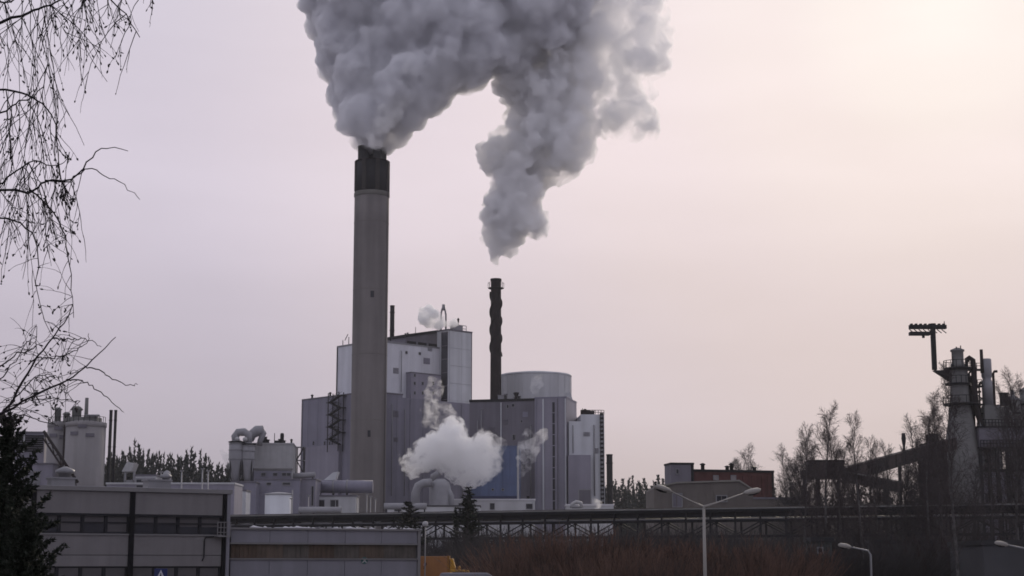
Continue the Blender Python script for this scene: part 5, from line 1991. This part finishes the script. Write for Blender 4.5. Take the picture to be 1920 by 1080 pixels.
BARK_B = mat('birch_bark', (0.085, 0.08, 0.08), .9, .75, 2.2)
BARK_D = mat('grey_bark', (0.055, 0.05, 0.05), .9, .3, 2.0)
TWIG = mat('bare_twigs', (0.055, 0.045, 0.046), .9, .25, .6)
TWIG_G = mat('grey_twigs', (0.046, 0.042, 0.044), .9, .3, .6)
WILLOW = mat('red_brown_willow', (0.125, 0.074, 0.056), .9, .3, .5)
TWIG_N = mat('dark_birch_twigs', (0.014, 0.011, 0.014), .8, .3, 3.0)
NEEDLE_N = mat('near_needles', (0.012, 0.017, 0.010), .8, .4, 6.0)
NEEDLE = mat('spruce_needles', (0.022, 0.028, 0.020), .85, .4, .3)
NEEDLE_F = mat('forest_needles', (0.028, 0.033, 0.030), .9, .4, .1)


def bare_tree_mesh(seed, h=16.0, spread=.26, n1=34, n2=9, n3=6, droop=-.06, narrow=1.0):
    rng = np.random.default_rng(seed)
    trunk, _ = shoot(rng, (0, 0, -.3), (0, 0, 1), h + .3, 12, .05, .03)
    tr_r = np.linspace(.0085 * h + .02, .012, 12)
    br, brR = [], []
    for i in range(n1):
        t = .22 + .76 * (i + rng.random()) / n1
        p, d = along(trunk, t)
        q = rng.uniform(0, 2 * np.pi)
        L = h * spread * (1.12 - t) ** .75 * rng.uniform(.7, 1.15)
        out = np.array([np.cos(q), np.sin(q), 0]) * narrow
        d1 = out * .62 + np.array([0, 0, .85 + .5 * t])
        b, _ = shoot(rng, p, d1, L, 5, .14, .03)
        r0 = .010 + .010 * L / 3
        br.append(b); brR.append(np.linspace(r0 * 1.3, .006, 5))
        for j in range(n2):
            t2 = .18 + .8 * (j + rng.random()) / n2
            p2, dd = along(b, t2)
            dd = dd / np.linalg.norm(dd)
            d2 = dd * .9 + rvec(rng) * .8 + np.array([0, 0, .12])
            L2 = L * .5 * (1.15 - t2) * rng.uniform(.6, 1.2) + .15
            b2, _ = shoot(rng, p2, d2, L2, 5, .10, droop * .5)
            br.append(b2); brR.append(np.linspace(.010, .005, 5))
            for k_ in range(n3):
                t3 = .15 + .85 * rng.random()
                p3, d3 = along(b2, t3)
                d3 = d3 / (np.linalg.norm(d3) + 1e-9) * .8 + rvec(rng) * .8
                b3, _ = shoot(rng, p3, d3, L2 * rng.uniform(.35, .8), 5, .08, droop)
                br.append(b3); brR.append(np.linspace(.009, .0045, 5))
    tv, tq = strands([trunk], [tr_r], 8)
    cv, cq = strands(br, brR, 3)
    return np_mesh('trunk', tv, tq, None, None, True), np_mesh('crown', cv, cq)


TREEV = [bare_tree_mesh(11, 16, .32, 50, 10, 6, -.03), bare_tree_mesh(23, 16, .28, 48, 10, 6, -.05), bare_tree_mesh(37, 16, .40, 40, 11, 7, -.03)]


def with_mat(me, m):
    c = me.copy()
    c.materials.clear()
    c.materials.append(m)
    return c


TREES = [(with_mat(a, BARK_B), with_mat(b, TWIG)) for a, b in TREEV]
TREES_D = [(with_mat(a, BARK_D), with_mat(b, TWIG_G)) for a, b in TREEV]


def plant_tree(px, ptop, Y, var, label, group=None, dark=False, wide=1.0, name='birch_tree', cat='tree'):
    p = at(px, 1000, Y)
    g = ground_z(p.x, Y)
    h = zat(ptop, Y, px) - g
    o = thing(name, (p.x, Y, g), label, cat, group)
    rz = random.Random(px * 7 + var).uniform(0, 6.28)
    a, b = (TREES_D if dark else TREES)[var]
    for nm, me in (('trunk', a), ('crown', b)):
        piece(nm, me, o, (0, 0, 0), (0, 0, rz), (h / 16 * wide, h / 16 * wide, h / 16))
    return o


def bush_mesh(seed, h=5.5, w=3.0, n=130, n2=11):
    rng = np.random.default_rng(seed)
    P, R = [], []
    for i in range(n):
        q, rr = rng.uniform(0, 2 * np.pi), w * .45 * np.sqrt(rng.random())
        base = np.array([rr * np.cos(q), rr * np.sin(q), -.2])
        lean = rng.uniform(.05, 1.0)
        q2 = q + rng.normal() * .5
        d = np.array([np.cos(q2) * lean, np.sin(q2) * lean, 1.0])
        L = h * (1.0 - .30 * rng.random() ** 2.2)
        s, _ = shoot(rng, base, d, L, 6, .07, .02)
        P.append(s); R.append(np.linspace(.034, .007, 6))
        for j in range(n2):
            t = .25 + .73 * rng.random()
            p, dd = along(s, t)
            dd = dd / np.linalg.norm(dd) + rvec(rng) * .38
            c, _ = shoot(rng, p, dd, L * .30 * (1.2 - t) * rng.uniform(.6, 1.3) + .2, 6, .08, .03)
            P.append(c); R.append(np.linspace(.011, .005, 6))
    v, qd = strands(P, R, 3)
    return np_mesh('stems', v, qd)


BUSHV = [bush_mesh(5), bush_mesh(6), bush_mesh(7, 5.5, 3.6, 120, 10)]
BUSH_W = [with_mat(b, WILLOW) for b in BUSHV]
BUSH_W2 = [with_mat(b, mat('dull_brown_willow', (0.060, 0.040, 0.034), .9, .35, .5)) for b in BUSHV]
BUSH_G = [with_mat(b, TWIG_G) for b in BUSHV]
BUSH_D = [with_mat(b, mat('dark_red_twigs', (0.046, 0.033, 0.031), .9, .3, .6)) for b in BUSHV]


def bush(px, ptop, Y, var, label, group, kind, wide=1.0, name='willow_bush'):
    p = at(px, 1000, Y)
    g = ground_z(p.x, Y)
    h = zat(ptop, Y, px) - g
    o = thing(name, (p.x, Y, g), label, 'bush', group)
    piece('stems', kind[var], o, (0, 0, 0), (0, 0, random.Random(px).uniform(0, 6.28)), (h / 5.5 * wide, h / 5.5 * wide, h / 5.5))
    return o


wl_lab = 'bare red brown willow bush in the thicket around the double armed street lamp'
wl_g = 'red brown willows'
rb = random.Random(8)
for i, (px, pt) in enumerate(((945, 1046), (968, 1022), (1000, 1003), (1034, 996), (1066, 990), (1098, 986), (1130, 988), (1162, 994), (1195, 1002), (1228, 1004), (1258, 1000), (1288, 1006), (1318, 1014), (1352, 1010), (1384, 1004), (1416, 1008), (1448, 1012), (1478, 1022),
                              (985, 1040), (1050, 1030), (1120, 1024), (1180, 1030), (1240, 1034), (1300, 1036), (1365, 1034), (1430, 1036))):
    back = i < 18
    bush(px, pt + rb.choice((-7, -3, 2, 12, 18)) * (1 if back else .5), (118 if back else 110) + rb.uniform(-2, 3), i % 3, wl_lab, wl_g, BUSH_W2 if i in (1, 4, 6, 9, 12, 13, 16, 19, 22, 24) else BUSH_W, 1.25 if back else 1.15)

# bare trees right of the thicket
B_LAB = 'slender bare birch with a pale trunk standing before the truss bridge'
for px, pt, Y, v, lab in ((1545, 772, 132, 0, 'slender bare birch with a pale trunk before the transfer house'), (1617, 782, 130, 1, 'slender bare birch whose trunk crosses the sloping conveyor gallery'), (1795, 700, 120, 1, 'tall bare birch with a pale trunk before the flared kiln tower')):
    plant_tree(px, pt, Y, v, lab)
for px, pt, Y, v in ((1503, 806, 146, 1), (1582, 812, 150, 0), (1652, 826, 152, 1), (1738, 776, 148, 0), (1764, 742, 152, 1), (1852, 838, 144, 1), (1908, 706, 150, 0)):
    plant_tree(px, pt, Y, v, 'thin bare birch rising from the thicket before the truss bridge', 'thin birches before the bridge')
rl = 'bare dark tree among the thicket under the kiln tower'
rg = 'bare trees by the kiln tower'
for i, (px, pt, Y, v) in enumerate(((1476, 868, 236, 2), (1486, 845, 240, 0), (1500, 822, 232, 0), (1520, 880, 228, 2), (1530, 842, 238, 1), (1570, 900, 230, 2), (1578, 838, 242, 0), (1592, 872, 236, 0), (1634, 842, 240, 1), (1645, 880, 226, 2), (1665, 836, 238, 0), (1690, 880, 150, 2), (1700, 846, 236, 1), (1712, 862, 158, 2), (1735, 792, 234, 0), (1757, 780, 230, 1), (1765, 850, 226, 2), (1822, 880, 138, 2), (1905, 730, 240, 0), (1942, 740, 236, 0))):
    lb_, gr_ = ('bare dark tree between the brick building and the transfer house', 'trees beside the transfer house') if px < 1560 else ('bare dark tree standing behind the sloping conveyor galleries', 'trees behind the conveyors') if px < 1725 else (rl, rg)
    plant_tree(px, pt, Y, v, lb_, gr_, True, 1.25 if v == 2 else 1.0, 'bare_tree')
for i, (px, pt, Y) in enumerate(((1414, 845, 330), (1374, 866, 330), (1398, 872, 332))):
    plant_tree(px, pt, Y, i % 3, 'small bare tree showing above the roof of the brick building', 'trees behind the brick building', True, 1.2, 'bare_tree')
for i in range(20):
    bush(int(900 + i * 27 + rb.uniform(-8, 8)), 978 + rb.uniform(0, 26), 160 + rb.uniform(0, 26), i % 3, 'grey leafless shrub under the pipe bridge behind the red brown willows', 'shrubs under the pipe bridge', BUSH_G, 1.3, 'bare_shrub')
dl = 'dark leafless shrub in the undergrowth below the kiln tower'
for i in range(26):
    px = 1470 + i * 18.5 + rb.uniform(-6, 6)
    bush(int(px), 982 + rb.uniform(0, 60), 122 + rb.uniform(0, 50), i % 3, dl, 'undergrowth by the kiln tower', BUSH_D if i % 2 else BUSH_G, 1.25, 'bare_shrub')
ml = 'dark leafless shrub in the tangle behind the orange truck'
for i in range(16):
    px = 800 + (i % 8) * 20 + rb.uniform(-6, 6)
    bush(int(px), 968 + rb.uniform(0, 60) if i < 8 else 1010 + rb.uniform(0, 40), (170 if i < 8 else 154) + rb.uniform(-6, 6), i % 3, ml, 'shrubs behind the orange truck', BUSH_G, 1.2, 'bare_shrub')


# ------------------------------------------------------------------ conifers
def conifer_mesh(seed, h, r, nb, nn, nl, nw, ragged=.25, shape=.8, up=-.15):
    """trunk and a crown of boughs set with many single needle-sized sprays"""
    rng = np.random.default_rng(seed)
    trunk, _ = shoot(rng, (0, 0, -.3), (0, 0, 1), h + .3, 8, .02, .02)
    tv, tq = strands([trunk], [np.linspace(.012 * h + .02, .01, 8)], 6)
    P, R = [], []
    C, D = [], []
    for i in range(nb):
        t = .04 + .95 * (i + rng.random()) / nb
        p, _ = along(trunk, t)
        q = rng.uniform(0, 2 * np.pi)
        L = r * (1 - t) ** shape * rng.uniform(1 - ragged * 1.6, 1 + ragged) + .04 * r
        b, _ = shoot(rng, p, (np.cos(q), np.sin(q), up + .9 * t), L, 5, .12, .02)
        P.append(b); R.append(np.linspace(.012 + .004 * L, .004, 5))
        m = max(4, int(nn * (L / r + .12)))
        for j in range(m):
            tt = rng.random() ** .7
            pp, dd = along(b, tt)
            dd = dd / (np.linalg.norm(dd) + 1e-9)
            C.append(pp + rvec(rng) * L * .10 * (1.3 - tt))
            D.append(dd * .6 + rvec(rng) * .8)
    C, D = np.array(C), np.array(D)
    D /= np.linalg.norm(D, axis=1, keepdims=True)
    n = len(C)
    S = np.cross(D, rng.normal(size=(n, 3)))
    S /= np.linalg.norm(S, axis=1, keepdims=True) + 1e-9
    ln = nl * rng.uniform(.6, 1.3, (n, 1))
    w = nw * rng.uniform(.6, 1.3, (n, 1))
    V = np.stack([C - D * ln * .3, C + S * w + D * ln * .1, C + D * ln * .7, C - S * w + D * ln * .1], axis=1).reshape(-1, 3)
    qd = np.arange(4 * n).reshape(-1, 4)
    bv, bq = strands(P, R, 3)
    V2 = np.concatenate([V, bv])
    return np_mesh('trunk', tv, tq, None, BARK_D, True), np_mesh('crown', V2, np.concatenate([qd, bq + len(V)]))


def near_conifer():
    Y = 27.0
    for px, ptop, dy, seed, r, lab in ((14, 784, 0, 3, 1.05, 'dark evergreen with a thin pointed top under the birch twigs'), (-70, 840, 1.6, 5, 1.2, 'second dark evergreen mostly out of view left of the pointed one'), (46, 958, -1.2, 9, .62, 'short dark evergreen crowding the foot of the pointed one')):
        y = Y + dy
        p = at(px, 1000, y)
        g = ground_z(p.x, y)
        h = zat(ptop, y, px) - g
        a, b = conifer_mesh(seed, h, r * 1.22, 260, 150, .10, .018, .36, .6, .25)
        b.materials.append(NEEDLE_N)
        o = thing('evergreen_tree', (p.x, y, g), lab, 'tree')
        piece('trunk', a, o)
        piece('crown', b, o)


near_conifer()

MIDV = [conifer_mesh(41, 12, 1.9, 150, 46, .30, .05, .4, .7, .05), conifer_mesh(42, 12, 1.5, 140, 46, .30, .05, .4, .7, .1)]
for _a, _b in MIDV:
    _b.materials.append(NEEDLE)
for px, pt, Y, v, lab, w in ((778, 940, 168, 0, 'dark young pine rising past the corner of the annex', 2.2), (868, 912, 172, 1, 'dark pointed pine before the white ground steam', 2.1), (884, 935, 176, 0, 'shorter dark pine leaning beside the pointed pine', 2.0), (850, 950, 180, 1, 'small dark pine between the annex corner and the pointed pine', .9)):
    p = at(px, 1000, Y)
    g = ground_z(p.x, Y)
    h = zat(pt, Y, px) - g
    o = thing('pine_tree', (p.x, Y, g), lab, 'tree')
    piece('trunk', MIDV[v][0], o, (0, 0, 0), (0, 0, px), (w, w, h / 12))
    piece('crown', MIDV[v][1], o, (0, 0, 0), (0, 0, px), (w, w, h / 12))


def forest(name, px0, px1, tops, Y0, Y1, n, seed, label):
    """a far wood that reads as one mass: whole spruces, joined"""
    rng = np.random.default_rng(seed)
    vs, qs, off = [], [], 0
    vari = [conifer_mesh(100 + seed * 5 + k, 18, 2.6, 60, 15, 1.0, .24, .4, .75, -.1) for k in range(3)]
    arrs = []
    for a, b in vari:
        v = np.empty(len(b.vertices) * 3); b.vertices.foreach_get('co', v); v = v.reshape(-1, 3)
        q = np.empty(len(b.loops), dtype=np.int32); b.loops.foreach_get('vertex_index', q)
        arrs.append((v, q.reshape(-1, 4)))
        v2 = np.empty(len(a.vertices) * 3); a.vertices.foreach_get('co', v2); v2 = v2.reshape(-1, 3)
        q2 = np.empty(len(a.loops), dtype=np.int32); a.loops.foreach_get('vertex_index', q2)
        arrs[-1] = (np.concatenate([v, v2]), np.concatenate([arrs[-1][1], q2.reshape(-1, 4) + len(v)]))
    for i in range(n):
        px = px0 + (px1 - px0) * (i + rng.random()) / n
        Y = rng.uniform(Y0, Y1)
        p = at(px, 1000, Y)
        g = ground_z(p.x, Y)
        t = np.interp(px, [a for a, b in tops], [b for a, b in tops]) + rng.normal() * 12 + (4 if rng.random() < .7 else -6)
        h = zat(t, Y, px) - g
        v, q = arrs[rng.integers(3)]
        a = rng.uniform(0, 6.28)
        c, s = np.cos(a), np.sin(a)
        w = rng.uniform(.6, 1.45)
        x = np.stack([(v[:, 0] * c - v[:, 1] * s) * w + p.x, (v[:, 0] * s + v[:, 1] * c) * w + Y, v[:, 2] * h / 18 + g], axis=1)
        vs.append(x); qs.append(q + off); off += len(v)
    me = np_mesh(name, np.concatenate(vs), np.concatenate(qs), None, NEEDLE_F)
    o = bpy.data.objects.new(name, me)
    COL.objects.link(o)
    tag(o, label, 'forest', None, 'stuff')


forest('spruce_forest', 186, 452, [(190, 862), (235, 852), (300, 858), (360, 868), (430, 884), (470, 890)], 480, 560, 130, 1, 'dark spruce forest on the rise between the silos and the vessels')
forest('spruce_forest', 1128, 1262, [(1130, 918), (1180, 912), (1240, 918)], 560, 640, 80, 2, 'dark spruce forest beyond the short thick black stack')
forest('spruce_forest', 1430, 2060, [(1430, 925), (1700, 915), (2060, 900)], 520, 600, 110, 3, 'low dark forest line behind the conveyors and kiln tower')


# ------------------------------------------------------------------ the birch hanging into the picture at the left
def near_birch():
    rng = np.random.default_rng(77)
    Y0 = 11.5
    base = at(-340, 1000, Y0)
    g = ground_z(base.x, Y0)
    root = thing('birch_tree', (base.x, Y0, g), 'bare birch with drooping budded twigs hanging into view over the evergreens', 'tree')
    O = np.array([base.x, Y0, g])

    def P(px, py, dy=0.0):
        return np.array(at(px, py, Y0 + dy))
    tr = [np.array([base.x, Y0, g - .3]), np.array([base.x - .05, Y0, g + 1.5]), P(-335, 500), P(-325, 100), P(-318, -300), P(-330, -700)]
    tv, tq = strands([np.array(tr) - O], [np.array([.17, .15, .12, .10, .07, .03])], 12)
    me = np_mesh('trunk', tv, tq, None, BARK_B, True)
    piece('trunk', me, root)
    limbs = [  # (points in pixels, depth offset, start radius in px)
        ([(-325, 160), (-160, 90), (-40, 55), (30, 32), (75, 16), (110, 2), (150, -20)], 0, 8),
        ([(-320, 60), (-200, 20), (-80, 10), (20, 2), (60, -15)], .4, 7),
        ([(-318, -260), (-150, -170), (0, -110), (120, -75), (240, -50), (310, -10)], -.3, 8),
        ([(-318, -300), (-100, -250), (80, -190), (220, -130), (330, -60)], .6, 8),
        ([(-322, 0), (-180, -60), (-40, -70), (80, -50), (180, -20), (230, 20), (262, 70)], .2, 6),
        ([(-326, 240), (-150, 200), (-40, 172), (8, 168), (45, 176), (70, 186), (90, 205), (104, 240), (108, 300), (112, 330)], -.2, 5),
        ([(-326, 280), (-160, 240), (-50, 228), (10, 208), (32, 190), (60, 184), (78, 165), (86, 130), (90, 90)], .5, 4.5),
        ([(-328, 420), (-150, 360), (-40, 350), (0, 342), (35, 315), (66, 302), (96, 310), (118, 308), (130, 285)], .1, 4.5),
        ([(-328, 400), (-120, 365), (0, 357), (60, 360), (85, 338), (128, 338), (152, 320), (170, 295), (188, 280), (212, 276), (240, 283)], -.1, 5),
        ([(85, 338), (125, 341), (158, 318), (176, 317), (205, 332), (236, 352), (262, 374)], -.1, 2.6),
        ([(60, 360), (90, 385), (112, 420), (124, 455), (132, 500), (134, 550), (138, 596)], 0, 3),
        ([(-328, 470), (-120, 420), (-10, 410), (40, 418), (64, 450), (72, 500), (70, 545), (95, 625)], .3, 4),
        ([(-328, 980), (-120, 860), (-20, 800), (20, 755), (48, 706), (72, 668), (100, 632), (122, 600), (137, 570)], .2, 6),
        ([(-328, 940), (-100, 830), (-10, 782), (40, 756), (88, 728), (124, 712), (158, 688), (190, 658), (217, 632)], -.2, 5.5),
        ([(124, 712), (150, 713), (176, 726), (204, 750), (232, 773)], -.2, 2.4),
        ([(158, 688), (180, 692), (208, 710), (240, 721), (258, 721)], -.2, 2.2),
        ([(70, 670), (100, 672), (135, 660), (162, 645), (166, 625)], .2, 2.2),
        ([(100, 635), (130, 636), (160, 636), (190, 650)], .2, 2.2),
        ([(-10, 782), (50, 752), (100, 748), (150, 752)], .1, 2.2),
        ([(-40, 800), (30, 778), (80, 790), (110, 800)], .1, 2.4),
        ([(20, 755), (60, 712), (90, 702), (118, 708)], .2, 2.2),
        ([(-328, 620), (-120, 640), (-20, 690), (30, 664), (66, 650), (68, 610)], .5, 4),
        ([(-330, 700), (-140, 730), (-30, 722), (20, 690), (50, 640)], -.4, 4),
    ]
    polys = []
    kpx = Y0 / F
    LV, LQ, off = [], [], 0

    def smooth_pts(pts, m=18):
        pts = np.array(pts)
        n = len(pts)
        out = []
        for t in np.linspace(0, n - 1, m):
            i = min(int(t), n - 2)
            f = t - i
            p0, p1, p2, p3 = pts[max(i - 1, 0)], pts[i], pts[i + 1], pts[min(i + 2, n - 1)]
            out.append(.5 * ((2 * p1) + (-p0 + p2) * f + (2 * p0 - 5 * p1 + 4 * p2 - p3) * f ** 2 + (-p0 + 3 * p1 - 3 * p2 + p3) * f ** 3))
        return np.array(out)
    PL, RL = [], []
    for pts, dy, r in limbs:
        far = pts[0][0] < -200
        q = []
        for i, (a, b) in enumerate(pts):
            w = 0 if (far and i == 0) else dy
            q.append(P(a, b, w))
        c = smooth_pts(q, 22)
        c[1:-1] += rng.normal(size=(20, 3)) * .006
        PL.append(c - O)
        RL.append(np.linspace(r, max(.9, r * .22), 22) * kpx * .62)
        polys.append(c)
    v, q = strands(PL, RL, 6)
    lm = np_mesh('limbs', v, q, None, TWIG_N, True)
    piece('limb', lm, root)
    # drooping twigs
    TP, TR, buds = [], [], []

    def bound(y):
        return np.interp(y, [-200, 0, 60, 100, 160, 215, 300, 350, 460, 520, 600, 760], [350, 312, 282, 262, 224, 186, 150, 150, 152, 158, 130, 150])

    def px_of(p):
        d = p - np.array(CAM)
        z = d @ np.array(FW)
        return 960 + F * d[0] / z, 540 - F * (d @ np.array(UP)) / z

    def twig(p, d, L, r, lev):
        m = 8
        s, _ = shoot(rng, p, d, L, m, .19 if lev == 0 else .17, -.13 if lev == 0 else -.07)
        ex, ey = px_of(s[-1])
        if ex > bound(min(max(ey, -200), 760)) + rng.normal() * 5 or ey > 800:
            return
        TP.append(s - O)
        TR.append(np.linspace(r, r * .5, m))
        if rng.random() < .62:
            buds.append((s[-1] - O, s[-1] - s[-2]))
        if rng.random() < .22:
            buds.append((s[-2] - O + rvec(rng) * .004, s[-1] - s[-2] + rvec(rng) * .05))
        if lev < 2:
            for j in range(rng.integers(3, 6) if lev == 0 else rng.integers(0, 2)):
                pp, dd = along(s, .12 + .85 * rng.random())
                dd = dd / np.linalg.norm(dd)
                twig(pp, dd * .7 + rvec(rng) * .55 + np.array([0, 0, -.15]), L * rng.uniform(.25, .6), r * .72, lev + 1)
    for li, c in enumerate(polys):
        low = limbs[li][0][-1][1] > 540 and limbs[li][0][0][1] > 350
        vis = [p for p in c if -60 < px_of(p)[0] < 330]
        nt_ = int(len(vis) * (1.2 if low else 1.5 if li in (2, 3, 4) else .62))
        for j in range(nt_):
            p = vis[rng.integers(len(vis))]
            x, y = px_of(p)
            if y > 560 or low:
                twig(p, np.array([rng.normal() * .7, rng.normal() * .6, rng.normal() * .45 - .1]), rng.uniform(.08, .3), .0028, 1)
            else:
                L = (rng.uniform(.22, .75) if x > 60 else rng.uniform(.3, 1.1)) * (1.0 if y < 250 else .65)
                twig(p, np.array([rng.normal() * .35 + .12, rng.normal() * .4, -.65 + rng.normal() * .25]), L, .0044, 0)
    # hanging strands on the far left between the limbs
    for j in range(20):
        x, y = rng.uniform(-30, 110), rng.uniform(-40, 420)
        p = P(x, y, rng.uniform(-.6, .7))
        best = min((np.linalg.norm(c - p, axis=1).min(), i) for i, c in enumerate(polys))
        c = polys[best[1]]
        p0 = c[np.linalg.norm(c - p, axis=1).argmin()]
        twig(p0, np.array([rng.normal() * .3, rng.normal() * .3, -.8]), rng.uniform(.3, .95), .0042, 0)
    v, q = strands(TP, TR, 3)
    piece('twigs', np_mesh('twigs', v, q, None, TWIG_N), root)['kind'] = 'stuff'
    # buds and catkins
    n = len(buds)
    bp = np.array([b[0] for b in buds])
    bd = np.array([b[1] for b in buds])
    bd /= np.linalg.norm(bd, axis=1, keepdims=True) + 1e-9
    ln = rng.uniform(.010, .028, n)
    s = np.stack([bp - bd * (ln * .3)[:, None], bp + bd * (ln * .2)[:, None], bp + bd * (ln * .6)[:, None], bp + bd * ln[:, None]], axis=1)
    rr = rng.uniform(.004, .0085, n)
    R = np.stack([rr * .4, rr, rr * .8, rr * .1], axis=1)
    v, q = strands(s, R, 5)
    piece('buds', np_mesh('buds', v, q, None, TWIG_N, True), root)['kind'] = 'stuff'


near_birch()
